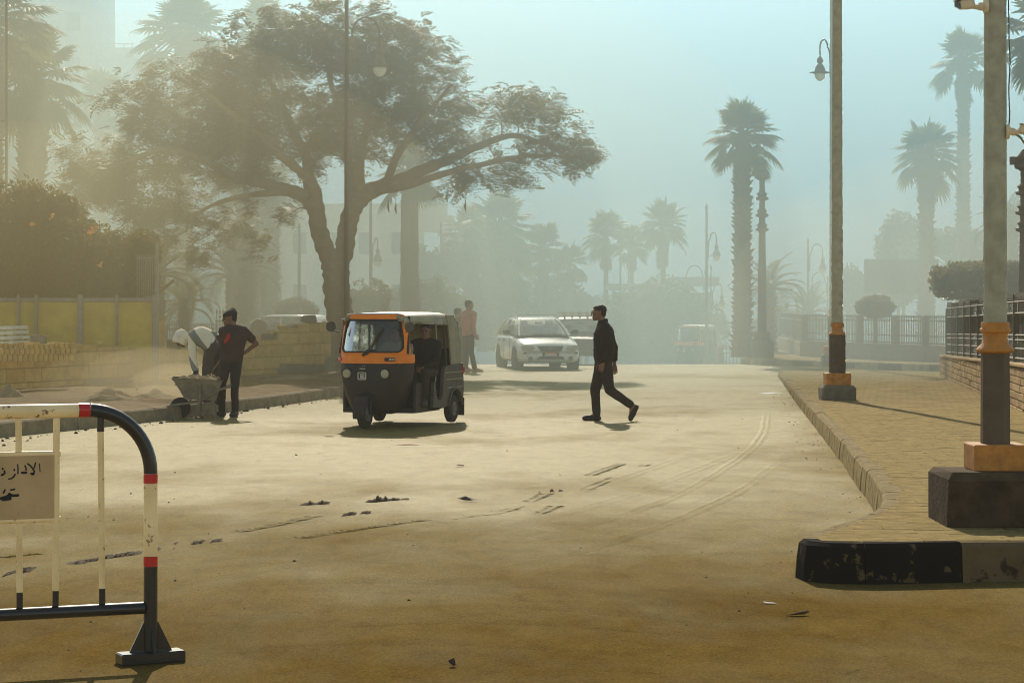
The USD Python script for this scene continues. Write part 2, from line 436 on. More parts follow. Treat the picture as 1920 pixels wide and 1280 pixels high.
# loose grit, pebbles and crumbs of litter on the road: too many to count
def pebbles(n, seed, xr, yr, smin, smax):
    r = np.random.default_rng(seed)
    base = trimesh.creation.icosphere(0)
    bv, bf = np.array(base.vertices), np.array(base.faces)
    mb = MB()
    for _ in range(n):
        y = math.exp(r.uniform(math.log(yr[0]), math.log(yr[1])))
        x = r.uniform(*xr(y))
        s = smin * (smax / smin) ** (r.random() ** 2.6)
        v = bv * s * r.uniform(.6, 1.25, 3) * (1 + r.normal(0, .18, (len(bv), 1)))
        mb.add((v @ rot([0, 0, 1], r.uniform(0, 360)).T + [x, y, float(gz(x, y)) + s * .35], bf))
    return mb
M('pebble', (.12, .095, .065), .9, .5, 30, island=.5)
obj('pebbles', pebbles(420, 5, lambda y: (-.22 * y, min(.22 * y, 3.0 + .09 * (y - 19.5) if y > 19 else 1.7)), (10.5, 34), .004, .013), MATS['pebble'], None, False, label='scattered pebbles and crumbs of grit lying on the road', cat='pebbles', kind='stuff')
obj('rubble', pebbles(500, 6, lambda y: ((lambda b: (b, b + .45 * (1 if y < 33 else .6)))(np.interp(y, [29, 34, 42], [-6.6, -4.95, -3.1]))), (27, 44), .004, .035), MATS['pebble'], None, False, label='stone crumbs along the foot of the left kerb', cat='rubble', kind='stuff')
obj('gravel', pebbles(520, 8, lambda y: ((lambda b: (b - .35, b - .02))(np.interp(y, [13.9, 19.5, 54.5], [1.9, 3.1, 6.4]))), (14.5, 48), .003, .012), MATS['pebble'], None, False, label='loose gravel in the gutter along the right kerb', cat='gravel', kind='stuff')

# --- the right-hand pavement
KERB = catmull([(9, 14.35), (6, 14.2), (4.2, 14.08), (2.9, 14.0), (2.25, 13.9), (1.9, 13.98), (1.80, 14.2), (1.87, 14.5), (2.12, 15.1), (2.48, 15.95), (2.80, 17.1), (3.02, 18.7), (3.28, 21.3), (3.65, 25), (4.12, 30), (5.05, 40), (5.9, 49), (6.3, 53.2), (6.62, 54.6), (7.4, 55.2), (9, 54.9), (11, 53.2), (14, 50)], 8)
def zp(y):
    return np.interp(y, [20, 54], [.25, .13])
kerb_line = LineString(KERB)
pave_poly = Polygon(np.vstack([KERB, [(30, 45), (30, 14.6)]]))
inner = pave_poly.buffer(-.13)
tri = trimesh.creation.extrude_polygon(inner, 1.0, engine='earcut')
pv = np.array(tri.vertices); top = pv[:, 2] > .5
pv[:, 2] = np.where(top, zp(pv[:, 1]) + .0005, -.1)
def paving_material():
    n = {"g": ("geometry", {}), "mp": ("mapping", {"rotation": (0, 0, -.09)}), "br": ("brick_texture", {"scale": 1.0, "brick_width": .4, "row_height": .25, "mortar_size": .012, "mortar_smooth": .4, "color1": (.31, .23, .092), "color2": (.30, .222, .087), "mortar": (.15, .11, .05)}),
         "n": ("noise_texture", {"scale": 2.5, "detail": 7.0, "roughness": .65}), "rp": ("rgb_ramp", {"ramp": [(.3, (.62, .6, .55)), (.7, (1.25, 1.25, 1.25))]}), "m": ("mix_color", {"blend_type": "multiply", "fac": .8}),
         "fn": ("noise_texture", {"scale": 60.0, "detail": 5.0}), "h": ("math", {"math_type": "multiply_add", "value2": -1.5}), "b": ("bump", {"strength": .6, "distance": .012}), "p": ("principled_bsdf", {"roughness": .88, "specular_ior_level": .03})}
    l = [("g.position", "mp.vector"), ("mp.vector", "br.vector"), ("g.position", "n.vector"), ("n.fac", "rp.fac"), ("br.color", "m.a"), ("rp.color", "m.b"), ("m.result", "p.base_color"), ("g.position", "fn.vector"), ("br.fac", "h.value1"), ("fn.fac", "h.value3"), ("h.value", "b.height"), ("b.normal", "p.normal")]
    return usdkit.material(stage, '/World/Looks/paving', n, l, surface="p.BSDF")
paving = paving_material()
pavement = obj('pavement', (pv, np.array(tri.faces)), paving, None, False, label='dusty paved footway right of the road', kind='structure')

PAV = [M('paver_%s' % t, c, .9, .3, 8, .6, 70, spec=.03) for t, c in (('light', (.31, .23, .092)), ('mid', (.305, .226, .089)), ('dark', (.297, .219, .086)))]
def lay_pavers():
    ang = .09
    c, s = math.cos(ang), math.sin(ang)
    r = np.random.default_rng(11)
    zone = inner.buffer(-.02)
    single, rest, k = [], {0: MB(), 1: MB(), 2: MB()}, 0
    for j in range(0, 140):
        for i in range(-30, 40):
            u, w = i * .4 + (.2 if j % 2 else 0), j * .25
            x, y = 3.6 + c * u + s * w, 14.1 - s * u + c * w
            if y > 33 or x > .235 * y + .4 or not zone.buffer(.2).contains(Point(x, y)):
                continue
            rect = affinity.rotate(affinity.translate(sbox(-.196, -.121, .196, .121), x, y), -math.degrees(ang), origin=(x, y))
            t = r.integers(0, 3)
            if zone.contains(rect):
                b = cbx((x, y, float(zp(y)) - .012 + r.normal(0, .0012)), (.3965 + r.normal(0, .001), .2465, .03), .0025, R=rot([0, 0, 1], -math.degrees(ang)) @ rot([1, 0, 0], r.normal(0, .2)) @ rot([0, 1, 0], r.normal(0, .25)))
            else:
                cut = rect.intersection(zone)
                if cut.area < .015 or cut.geom_type != 'Polygon':
                    continue
                b = extr(cut, .03, None, (0, 0, float(zp(y)) - .012))
            single.append((y, t, b))
    single.sort(key=lambda q: q[0])
    for q, (y, t, b) in enumerate(single):
        if q < 290:
            obj('paver', b, PAV[t], pavement)
        else:
            rest[t].add(b)
    for t in rest:
        if rest[t].n:
            obj('pavers', rest[t], PAV[t], pavement, kind='stuff')
lay_pavers()

# --- kerb stones, each its own
def kerb_stones(line, parent, zt, length=.5, wide=.17, mats=None, y_max=1e9, inward=1, zb=-.06, jit=.0035, start=0.0):
    L = LineString(line)
    s, k = start, 0
    r = np.random.default_rng(int(L.length * 10))
    while s < L.length - .05:
        e = min(s + length * r.uniform(.93, 1.05), L.length)
        pts = [np.array(L.interpolate(q).coords[0]) for q in np.linspace(s + .003, e - .003, 4)]
        rings = []
        dz = r.normal(0, jit); off = r.normal(0, jit)
        for q, p in enumerate(pts):
            tg = np.array(L.interpolate(min(s + (e - s) * q / 3 + .02, L.length)).coords[0]) - np.array(L.interpolate(max(s + (e - s) * q / 3 - .02, 0)).coords[0])
            tg /= np.linalg.norm(tg) + 1e-9
            nn = np.array([tg[1], -tg[0]]) * inward
            z = float(zt(p[1])) + dz
            w = lambda a, h: [*(p + nn * (a + off)), h]
            j = r.normal(0, jit * .5, 6)
            g0 = float(gz(p[0], p[1]))
            rings.append([w(0 + j[0], zb + g0), w(.012 + j[1], g0 + (z - g0) * .55), w(.026 + j[2], z - .022), w(.055, z + .002), w(wide - .01, z), w(wide - .01, zb + g0)])
        obj('kerb_stone', loft(np.array(rings)), mats[k % len(mats)] if not callable(mats) else mats(k, pts[1]), parent, 35)
        s = e; k += 1
worn('kerb_white', (.125, .09, .05), (.045, .03, .018), .42, .95, 0, 7.0, .8)
worn('kerb_black', (.013, .010, .009), (.10, .07, .035), .385, .95, 0, 9.0, .8)
M('kerb_bare', (.33, .26, .13), .9, .5, 9, 1.0, 34, dust=.7, spec=.05)
def right_kerb(k, p):
    if p[1] < 14.35:
        return MATS['kerb_black'] if p[0] < 2.92 else MATS['kerb_white'] if p[0] < 4.6 else MATS['kerb_black']
    return MATS['kerb_bare']
kr = obj('kerb', (np.array([[2, 15, -.2], [2.1, 15, -.2], [2, 15.1, -.2]]) + [2, 3, 0], np.array([[0, 1, 2]])), MATS['kerb_bare'], None, False, label='stone kerb edging the right pavement, painted black at its nose', kind='structure') if False else tag(UsdGeom.Xform.Define(stage, '/World/kerb').GetPrim(), 'stone kerb edging the right pavement, painted black at its rounded nose', None, None, 'structure')
COUNT[('/World', 'kerb')] = 1
kerb_stones(KERB, kr, zp, .62, .19, right_kerb, inward=1)

# --- the far pavement across the side road, with its painted kerb
FK = catmull([(24, 43), (16, 50.5), (12, 54), (10.4, 55.6), (8.6, 58.5), (7.4, 61), (6.7, 63.2), (6.55, 64.5), (6.9, 66), (8, 72), (10, 90)], 6)
def zf(y):
    return np.interp(y, [50, 56, 66, 75, 95], [.27, .26, .21, .19, .15])
far_poly = Polygon(np.vstack([FK, [(40, 95), (40, 43)]])).buffer(-.17)
tri = trimesh.creation.extrude_polygon(far_poly, 1.0, engine='earcut')
pv = np.array(tri.vertices)
pv[:, 2] = np.where(pv[:, 2] > .5, zf(pv[:, 1]) - .008, -.6)
far_pavement = obj('pavement', (pv, np.array(tri.faces)), paving, None, False, label='far paved corner beyond the side road', kind='structure')
fk = tag(UsdGeom.Xform.Define(stage, '/World/kerb_001').GetPrim(), 'far kerb beyond the side road, painted in worn black and white lengths', None, None, 'structure')
COUNT[('/World', 'kerb')] = 2
M('kerb_far_dark', (.15, .12, .075), .9, .3, 4, .4, 40, dust=.7)
M('kerb_pale', (.36, .29, .17), .9, .35, 5, .5, 45, dust=.5, spec=.05)
kerb_stones(FK, fk, zf, .95, .18, [MATS['kerb_pale'], MATS['kerb_far_dark']], inward=1, zb=-.3)

# --- the left verge of bare earth with its kerb
LK = catmull([(-9.5, 20), (-7.9, 25), (-6.72, 29), (-5.85, 31.6), (-5.05, 34.1), (-4.1, 38), (-3.3, 42), (-2.75, 48), (-2.6, 54), (-2.9, 60), (-3.6, 66)], 6)
def zl(y):
    return np.interp(y, [29, 54], [.21, .17])
VX = np.linspace(0, 1, 40)
def verge():
    rows = []
    ys = np.arange(20, 66, .35)
    lk = np.interp(ys, LK[:, 1], LK[:, 0])
    for y, x0 in zip(ys, lk):
        xs = (x0 - .17) - (VX ** 1.5) * 9
        hump = np.exp(-((xs - (x0 - 1.0)) / .5) ** 2) * .10 * meshkit.noise(np.array([y * .8, 3.1, .5]))
        zz = zl(y) - .012 + hump + .09 * (meshkit.fbm(np.stack([xs * 1.6, np.full_like(xs, y * 1.6), xs * 0], -1), 4, 5) - .45) * smoothstep(0, .5, (x0 - .17) - xs)
        rows.append(np.stack([xs, np.full_like(xs, y), zz], -1))
    return loft(np.array(rows), False, False)
verge_prim = obj('verge', verge(), M('verge_earth', (.18, .118, .038), .95, .35, 4, .8, 50), None, True, label='bare earth verge between the left kerb and the stone wall', kind='structure')
lkp = tag(UsdGeom.Xform.Define(stage, '/World/kerb_002').GetPrim(), 'low grey kerb of plain stones along the left verge', None, None, 'structure')
COUNT[('/World', 'kerb')] = 3
M('kerb_grey', (.25, .20, .115), .9, .3, 5, .6, 40, dust=.7)
kerb_stones(LK, lkp, zl, .8, .17, [MATS['kerb_grey']], inward=-1)
# ---------------------------------------------------------------- buildings far behind, half lost in the dust
M('render_pale', (.42, .38, .31), .9, .12, .5)
M('render_grey', (.30, .29, .26), .9, .12, .5)
M('window_dark', (.05, .055, .06), .3, .2, 2)
def building(name, label, x0, x1, y, depth, z0, z1, floors, cols, wall, door=None, opening=None):
    t = thing(name, label, 'building', ((x0 + x1) / 2, y, z0))
    w, h = x1 - x0, z1 - z0
    hole = sbox(-w / 2, 0, w / 2, h)
    fh = h / floors
    wins = []
    for f in range(floors):
        for c in range(cols):
            cx, cz = -w / 2 + (c + .5) * w / cols, f * fh + fh * .55
            wins.append((cx, cz, w / cols * .42, fh * .42))
    face = hole
    for cx, cz, ww, wh in wins:
        face = face.difference(sbox(cx - ww / 2, cz - wh / 2, cx + ww / 2, cz + wh / 2))
    if opening:
        face = face.difference(sbox(*opening))
    obj('wall', extr(face, .35, RXZ, (0, 0, 0)), wall, t)
    mb = MB(bx((-w / 2 + .15, depth / 2, h / 2), (.3, depth - .4, h)), bx((w / 2 - .15, depth / 2, h / 2), (.3, depth - .4, h)))
    if not opening:
        mb.add(bx((0, depth, h / 2), (w, .3, h)))
    obj('side_wall', mb, wall, t)
    obj('roof', MB(bx((0, depth / 2, h + .12), (w + .5, depth + .5, .24)), bx((0, -.1, h + .55), (w, .2, .6))), wall, t)
    for cx, cz, ww, wh in wins:
        if opening and abs(cx - (opening[0] + opening[2]) / 2) < (opening[2] - opening[0]) / 2 + ww / 2 and abs(cz - (opening[1] + opening[3]) / 2) < (opening[3] - opening[1]) / 2 + wh / 2:
            continue
        p = obj('window', bx((cx, .1, cz), (ww - .01, .06, wh - .01)), MATS['window_dark'], t)
    return t
tower = building('tower_block', 'tall pale tower block, faint in the dust behind the palms', -40, -28.2, 150, 9, -2, 25, 9, 5, MATS['render_grey'])
annex = building('low_building', 'low stepped building with a flat roof just right of the tower', -28.0, -25.6, 152, 8, -2, 18.3, 6, 2, MATS['render_pale'])
obj('railing', MB(*[bx((x, .3, 21.0), (.06, .06, .9)) for x in (-1.0, -.3, .4, 1.0)], bx((0, .3, 21.45), (2.2, .06, .06))), MATS['render_grey'], annex)
building('low_building', 'lower sloping-roofed block behind the stepped building', -25.4, -16, 158, 8, -2, 17.6, 6, 4, MATS['render_pale'])
building('apartment_building', 'long pale apartment building with a square opening near its roof, behind the big tree', -15.5, -3.4, 118, 6, -2, 6.2, 3, 7, MATS['render_pale'], opening=(10.9 - 6.05 - .05, 6.35, 11.9 - 6.05, 7.35))

# ---------------------------------------------------------------- palms
M('palm_trunk', (.13, .095, .055), .95, .35, 5, .6, 30)
M('palm_leaf', (.075, .085, .035), .6, .35, 3, transl=(.14, .15, .04), island=.25)
M('palm_dead', (.16, .115, .06), .9, .3, 3, island=.3)

def fan_frond(r, el, az, R, droop, dead=False):
    """fan leaf: petiole and a disc of pleated, drooping segments; returned in crown coordinates"""
    L = R * r.uniform(.46, .62)
    d = np.array([math.cos(az) * math.cos(el), math.sin(az) * math.cos(el), math.sin(el)])
    side = np.array([-math.sin(az), math.cos(az), 0])
    up = np.cross(d, side) * -1
    if up[2] < 0:
        up = -up
    pts = [d * L * t + np.array([0, 0, -droop * .25 * R * t * t]) for t in (0, .5, 1)]
    mb = MB(tube(pts, [.03 * R, .02 * R, .015 * R], 4))
    hub = pts[-1]
    dd = pts[-1] - pts[-2]; dd /= np.linalg.norm(dd)
    fl = R * r.uniform(.40, .54)
    n = 22
    for k in range(n):
        a = (k / (n - 1) - .5) * math.radians(r.uniform(215, 250))
        dirn = dd * math.cos(a) + side * math.sin(a)
        ll = fl * (1 - .28 * abs(a) / 2.2) * r.uniform(.88, 1.08)
        wdt = ll * .085
        sd = -dd * math.sin(a) + side * math.cos(a)
        row = []
        for t in (.08, .5, .78, 1.0):
            c = hub + dirn * ll * t + np.array([0, 0, -1]) * (droop * ll * .55 * max(0, t - .35) ** 1.6) + up * ll * .10 * t * (1 - t)
            ww = wdt * (.5 if t < .1 else 1 if t < .6 else .55 if t < .9 else .08)
            row.append([c - sd * ww, c + up * ww * .5, c + sd * ww])
        mb.add(loft(np.array(row), False, False))
    return mb.get()

def palm_trunk(h, r0, r1, seed, boots=True, lean=(0, 0)):
    r = np.random.default_rng(seed)
    zs = np.linspace(0, h, 26)
    rr = np.interp(zs / h, [0, .06, .15, .8, 1], [r0 * 1.35, r0 * 1.12, r0, r1, r1 * .95]) * (1 + r.normal(0, .03, 26))
    mb = MB(tube(np.stack([lean[0] * (zs / h) ** 1.6, lean[1] * (zs / h) ** 1.6, zs], -1), rr, 10))
    if boots:
        n = int(h * 34)
        for k in range(n):
            t = (k + .5) / n
            a = k * 2.39996 + r.normal(0, .2)
            rad = np.interp(t, [0, .15, 1], [r0 * 1.15, r0, r1])
            c = np.array([lean[0] * t ** 1.6, lean[1] * t ** 1.6, t * h]) + rad * .93 * np.array([math.cos(a), math.sin(a), 0])
            o = np.array([math.cos(a), math.sin(a), 0]); s = np.array([-math.sin(a), math.cos(a), 0])
            l = rad * r.uniform(.35, .8); w = rad * .30
            tip = c + o * l * .85 + np.array([0, 0, l * r.uniform(.6, 1.1)])
            mb.add((np.array([c - s * w, c + s * w, c + np.array([0, 0, .12]), tip - s * w * .4, tip + s * w * .4]), np.array([[0, 1, 4], [0, 4, 3], [2, 3, 4], [0, 3, 2], [1, 2, 4]])))
    return mb

def fan_palm(label, px, pyc, d, zbase, R, r0, seed, n=34, r1=None, boots=True, skirt=.9, group='fan palms along the street', lean=(0, 0), low=-38):
    top = at(px, pyc, d)
    x, y, z = top
    h = z - zbase
    t = thing('palm_tree', label, 'palm tree', (x - lean[0], y - lean[1], zbase), 0, group)
    r = np.random.default_rng(seed)
    obj('trunk', palm_trunk(h, r0, r1 or r0 * .8, seed, boots, lean), MATS['palm_trunk'], t, 40)
    for k in range(n):
        q = k / n
        el = math.radians(np.interp(q, [0, .25, .7, 1], [84, 52, 14, low]) + r.normal(0, 6))
        v, f = fan_frond(r, el, k * 2.39996 + r.normal(0, .25), R, np.interp(q, [0, .3, 1], [.25, .6, 1.0]))
        obj('frond', (v + [lean[0], lean[1], h], f), MATS['palm_leaf'], t)
    if skirt:
        mb = MB()
        for k in range(18):
            v, f = fan_frond(r, math.radians(r.uniform(-84, -62)), r.uniform(0, 6.28), R * .55, 1.0)
            mb.add((v + [lean[0], lean[1], h - r.uniform(.0, skirt) * R * .7], f))
        obj('dead_fronds', mb, MATS['palm_dead'], t, kind='stuff')
    return t

def feather_frond(r, el, az, L, arch):
    d = np.array([math.cos(az), math.sin(az), 0]); side = np.array([-math.sin(az), math.cos(az), 0])
    e = el; p = np.zeros(3); pts = [p]
    n = 14
    for k in range(n):
        p = p + (d * math.cos(e) + np.array([0, 0, math.sin(e)])) * L / n
        e -= arch / n * (1 + k / n)
        pts.append(p)
    pts = np.array(pts)
    mb = MB(tube(pts, np.linspace(.018 * L ** .5, .004, n + 1), 4))
    for q in np.linspace(.14, .99, 30):
        i = min(int(q * n), n - 1); c = pts[i] + (pts[i + 1] - pts[i]) * (q * n - i)
        tg = pts[i + 1] - pts[i]; tg /= np.linalg.norm(tg)
        up = np.cross(side, tg) * -1
        ll = L * .20 * math.sin(math.pi * (.12 + .83 * q)) * r.uniform(.85, 1.1)
        for s in (-1, 1):
            dn = side * s * .8 + tg * .55 + up * .30 + r.normal(0, .06, 3)
            dn /= np.linalg.norm(dn)
            a, m, b = c, c + dn * ll * .5, c + dn * ll - np.array([0, 0, ll * .18])
            w = tg * .012 * L ** .5
            mb.add((np.array([a - w * .5, a + w * .5, m - w, m + w, b]), np.array([[0, 1, 3], [0, 3, 2], [2, 3, 4]])))
    return mb.get()

def date_palm(label, px, pyc, d, zbase, L, r0, seed, n=30, group='date palms'):
    x, y, z = at(px, pyc, d)
    h = max(.3, z - zbase)
    t = thing('date_palm', label, 'palm tree', (x, y, zbase), 0, group)
    r = np.random.default_rng(seed)
    obj('trunk', palm_trunk(h, r0, r0 * .9, seed), MATS['palm_trunk'], t, 40)
    for k in range(n):
        q = k / n
        v, f = feather_frond(r, math.radians(np.interp(q, [0, 1], [84, 8]) + r.normal(0, 5)), k * 2.39996 + r.normal(0, .2), L * r.uniform(.85, 1.1), np.interp(q, [0, 1], [.7, 1.7]))
        obj('frond', (v + [0, 0, h], f), MATS['palm_leaf'], t)
    return t

fan_palm('stout fan palm standing alone by the ornate post, beyond the far kerb', 1392, 258, 66, .2, 1.34, .26, 1, 40, .22)
fan_palm('fan palm with a ragged hanging skirt, left of the tall thin one', 1737, 288, 76, .2, 1.42, .27, 2, 38, .22)
fan_palm('tallest thin-trunked fan palm beside the near lamp post', 1806, 116, 82, .2, 1.45, .24, 3, 36, .20)
fan_palm('fan palm cut by the frame edge behind the near lamp post', 1950, 70, 60, .2, 1.65, .22, 4, 34, .2)
fan_palm('slim fan palm, left one of the pair above the distant canopy', 1136, 438, 104, -1.6, 1.35, .14, 5, 34, .11, False, .9)
fan_palm('smaller fan palm tucked between the pair above the distant canopy', 1184, 458, 112, -1.8, 1.2, .14, 6, 30, .11, False, .7)
fan_palm('round-headed fan palm, right one of the pair above the distant canopy', 1243, 420, 104, -1.6, 1.45, .15, 7, 36, .12, False, 1.2)
fan_palm('fan palm with a thin bare trunk behind the white car', 1018, 468, 98, -1.4, 1.45, .15, 8, 36, .12, False, .9)
fan_palm('small fan palm right of the thin-trunked one behind the white car', 1068, 492, 110, -1.8, 1.2, .15, 9, 30, .12, False, .7)
fan_palm('bushy fan palm standing over the man in the pink shirt', 938, 425, 86, .0, 1.75, .28, 10, 38, .25, True, 1.4)
fan_palm('fan palm with a broad head left of the bushy one', 880, 440, 92, .0, 1.5, .26, 11, 34, .22, True, 1.2)
fan_palm('thick-trunked fan palm whose head is lost in the big tree', 768, 330, 69, .08, 1.25, .33, 12, 34, .27, False, .6)
fan_palm('broad fan palm under the tower with a thick shaggy trunk', 62, 150, 64, .08, 1.9, .42, 13, 44, .36, True, 1.5, lean=(.1, 0))
fan_palm('high fan palm rising above the left side of the big tree', 345, 66, 78, .08, 2.05, .30, 14, 42, .28, True, .8)
fan_palm('fan palm just showing over the top of the big tree', 492, 60, 90, .08, 1.7, .28, 15, 36, .25, True, .8)
fan_palm('fan palm at the top left corner beside a thin mast', -12, 40, 60, .08, 1.9, .25, 16, 36, .22, True, 1.0)
fan_palm('dim fan palm between the tower and the big tree', 190, 190, 92, .08, 1.6, .28, 17, 34, .25, True, 1.2)
fan_palm('shaggy fan palm trunk behind the standing worker, its head hidden in the tree', 462, 318, 70, .08, 1.5, .34, 18, 34, .30, True, 1.5)
fan_palm('thinner shaggy fan palm right of the standing worker, its head hidden in the tree', 508, 372, 76, .08, 1.3, .26, 19, 32, .24, True, 1.2)
fan_palm('short fan palm seen between the big tree and the white car', 962, 560, 92, -.4, 1.2, .3, 20, 26, .27, True, 1.0)
date_palm('feathery date palm right of the stout fan palm', 1442, 545, 74, .2, 1.55, .22, 31)
date_palm('low spreading date palm left of the second lamp post', 1518, 590, 84, .2, 1.5, .18, 32)
date_palm('date palm showing right of the near lamp post', 1898, 432, 70, .2, 1.5, .2, 33, 28)
date_palm('low date palm between two shaggy trunks above the white-shirted worker', 436, 520, 66, .08, 1.7, .2, 34, 30)
date_palm('young date palm behind the end of the yellow hoarding', 296, 520, 58, .08, 1.6, .18, 35, 28)
date_palm('young date palm behind the low wall, left of the iron gate', 345, 580, 60, .08, 1.2, .16, 36, 24)

# ---------------------------------------------------------------- leaf masses
def leaves(pts, nrm, size, r, narrow=.45):
    n = len(pts)
    d = r.normal(0, 1, (n, 3)) + nrm
    d /= np.linalg.norm(d, axis=1, keepdims=True) + 1e-9
    a = np.cross(d, r.normal(0, 1, (n, 3))); a /= np.linalg.norm(a, axis=1, keepdims=True) + 1e-9
    b = np.cross(d, a)
    s = size * r.uniform(.6, 1.35, (n, 1))
    q = np.stack([pts - a * s, pts - b * s * narrow + d * s * .12, pts + a * s, pts + b * s * narrow + d * s * .12], 1).reshape(-1, 3)
    k = np.arange(n)[:, None] * 4
    return q, np.vstack([k + [0, 1, 2], k + [0, 2, 3]])

def clumps(r, centre, radii, n, fill=.0, freq=1.3, thr=.42, seed=0, flat=0.0):
    """points in an uneven ellipsoid: denser outside, with gaps where noise is low"""
    out = []
    got = 0
    while got < n:
        p = r.normal(0, 1, (n * 2, 3)); p /= np.linalg.norm(p, axis=1, keepdims=True)
        p *= (fill + (1 - fill) * r.random((n * 2, 1)) ** .4)
        bumpy = 1 + .38 * (meshkit.fbm(p * 2.1 + seed * 7.7, 3, seed) - .5) * 2
        w = p * bumpy[:, None] * radii + centre
        w = w[meshkit.fbm(w * freq, 3, seed + 3) > thr]
        out.append(w); got += len(w)
    return np.vstack(out)[:n]

M('leaf_green', (.06, .07, .028), .55, .4, 2.0, transl=(.12, .13, .03), island=.4)
M('leaf_olive', (.09, .08, .03), .6, .4, 2.0, transl=(.19, .16, .045), island=.4)
M('bark', (.15, .095, .05), .95, .35, 6, .9, 22)

def bush(name, label, cat, px, py, d, rad, n, size, seed, zbase=.08, mat='leaf_green', trunk=.06, thr=.42, freq=1.3, group=None, stems=3):
    c = at(px, py, d)
    t = thing(name, label, cat, (c[0], c[1], zbase), 0, group)
    r = np.random.default_rng(seed)
    cc = np.array([0, 0, c[2] - zbase])
    p = clumps(r, cc, np.array(rad), n, .25, freq, thr, seed)
    p = p[p[:, 2] > .03]
    nr = (p - cc) / np.array(rad)
    obj('crown', leaves(p, nr * .7 + [0, 0, .35], size, r), MATS[mat], t)
    mb = MB()
    for k in range(stems):
        a = k * 2.4 + seed
        e = cc + np.array([math.cos(a) * rad[0] * .5, math.sin(a) * rad[1] * .5, rad[2] * .3])
        mb.add(tube(catmull([[math.cos(a) * trunk * .6, math.sin(a) * trunk * .6, -.03], [e[0] * .3, e[1] * .3, e[2] * .5], e], 4), np.linspace(trunk, trunk * .3, 9), 6))
    obj('trunk', mb, MATS['bark'], t, 40)
    return t

def topiary(name, label, cat, px, py, d, half, n, size, seed, zbase, boxy, trunk=.05):
    c = at(px, py, d)
    t = thing(name, label, cat, (c[0], c[1], zbase))
    r = np.random.default_rng(seed)
    cc = np.array([0, 0, c[2] - zbase]); hf = np.array(half)
    u = r.normal(0, 1, (n, 3))
    if boxy:
        u /= (np.abs(u) ** 5).sum(1, keepdims=True) ** .2
    else:
        u /= np.linalg.norm(u, axis=1, keepdims=True)
    k = 1 + .30 * (meshkit.fbm(u * 2.6 + seed, 4, seed) - .5) * 2 + .05 * np.abs(r.normal(0, 1, n))
    p = u * k[:, None] * hf * (1 - .16 * r.random((n, 1)) ** 2) + cc
    obj('crown', leaves(p, u, size, r), M('leaf_dusty_hazed', (.17, .145, .06), .7, .35, 2.0, transl=(.34, .29, .10), island=.4), t)  # dusty leaves, lightened further to stand for haze in front
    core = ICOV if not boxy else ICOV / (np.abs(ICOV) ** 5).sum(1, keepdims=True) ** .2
    obj('twigs', (core * hf * .66 + cc, np.array(ICO.faces)), M('core_dark', (.03, .028, .014), .95), t)  # one solid dark core fills the crown instead of single twigs
    obj('trunk', tube([[0, 0, -.05], [.02, 0, cc[2] * .5], [0, 0, cc[2] - hf[2] * .5]], trunk, 8), MATS['bark'], t, 40)
    return t

topiary('clipped_tree', 'clipped mushroom-shaped tree behind the far fence, under the billboard', 'topiary tree', 1641, 575, 63, (.50, .45, .29), 7000, .05, 41, .2, False)
topiary('clipped_hedge', 'long flat-topped clipped hedge raised above the near fence', 'hedge', 1868, 527, 52, (1.30, .7, .40), 13000, .055, 42, .2, True, .09)
bush('tree', 'dark conical tree behind the billboard', 'tree', 1690, 490, 88, (1.15, 1.1, 1.9), 5200, .10, 51, .2, 'leaf_green', .09, .40)
bush('tree', 'broad low tree under the two palms on the right', 'tree', 1800, 480, 84, (2.1, 1.4, 1.15), 7000, .10, 52, .2, 'leaf_green', .12, .38)
bush('tree', 'small rounded tree left of the billboard', 'tree', 1600, 545, 92, (.8, .8, 1.0), 2600, .09, 53, .2, 'leaf_olive', .07, .44)
bush('tree', 'round dense tree under the distant canopy edge, behind the far three-wheeler', 'tree', 1228, 610, 98, (2.35, 1.8, 1.9), 14000, .10, 54, -1.4, 'leaf_green', .14, .36)
bush('tree', 'tree at the right end of the distant canopy', 'tree', 1312, 622, 100, (1.3, 1.2, 1.5), 6000, .10, 55, -1.4, 'leaf_olive', .1, .40)
bush('tree', 'pale low tree between the stout palm and the second lamp post', 'tree', 1476, 620, 108, (2.0, 1.4, 1.1), 5000, .11, 56, .1, 'leaf_olive', .09, .44)
bush('tree', 'dim tree line clump left of the distant pair of palms', 'tree', 1095, 600, 128, (3.2, 2.0, 1.6), 8000, .13, 57, -2.2, 'leaf_green', .1, .40)
bush('tree', 'dense tree behind the man in the pink shirt', 'tree', 905, 540, 84, (1.7, 1.4, 2.3), 11000, .10, 58, .0, 'leaf_green', .16, .37)
bush('bush', 'bush between the big tree trunk and the lamp behind it', 'bush', 690, 575, 66, (.9, .8, .75), 3800, .07, 59, .05, 'leaf_olive', .05, .42)
bush('bush', 'loose bush left of the dark-dressed man in the distance', 'bush', 800, 568, 74, (1.4, 1.0, .9), 5200, .08, 60, .05, 'leaf_green', .05, .42)
bush('tree', 'dark tree branching beside the thick palm trunk', 'tree', 805, 500, 84, (1.1, 1.0, .8), 3000, .10, 61, .0, 'leaf_green', .12, .45)
bush('bush', 'rounded bush right of the standing worker, behind the wall', 'bush', 555, 585, 66, (.65, .6, .45), 2600, .06, 62, .05, 'leaf_olive', .05, .42)
bush('tree', 'dim tree at the far end of the road', 'tree', 1040, 565, 122, (2.0, 1.6, 1.5), 5000, .12, 63, -2.0, 'leaf_green', .1, .42)

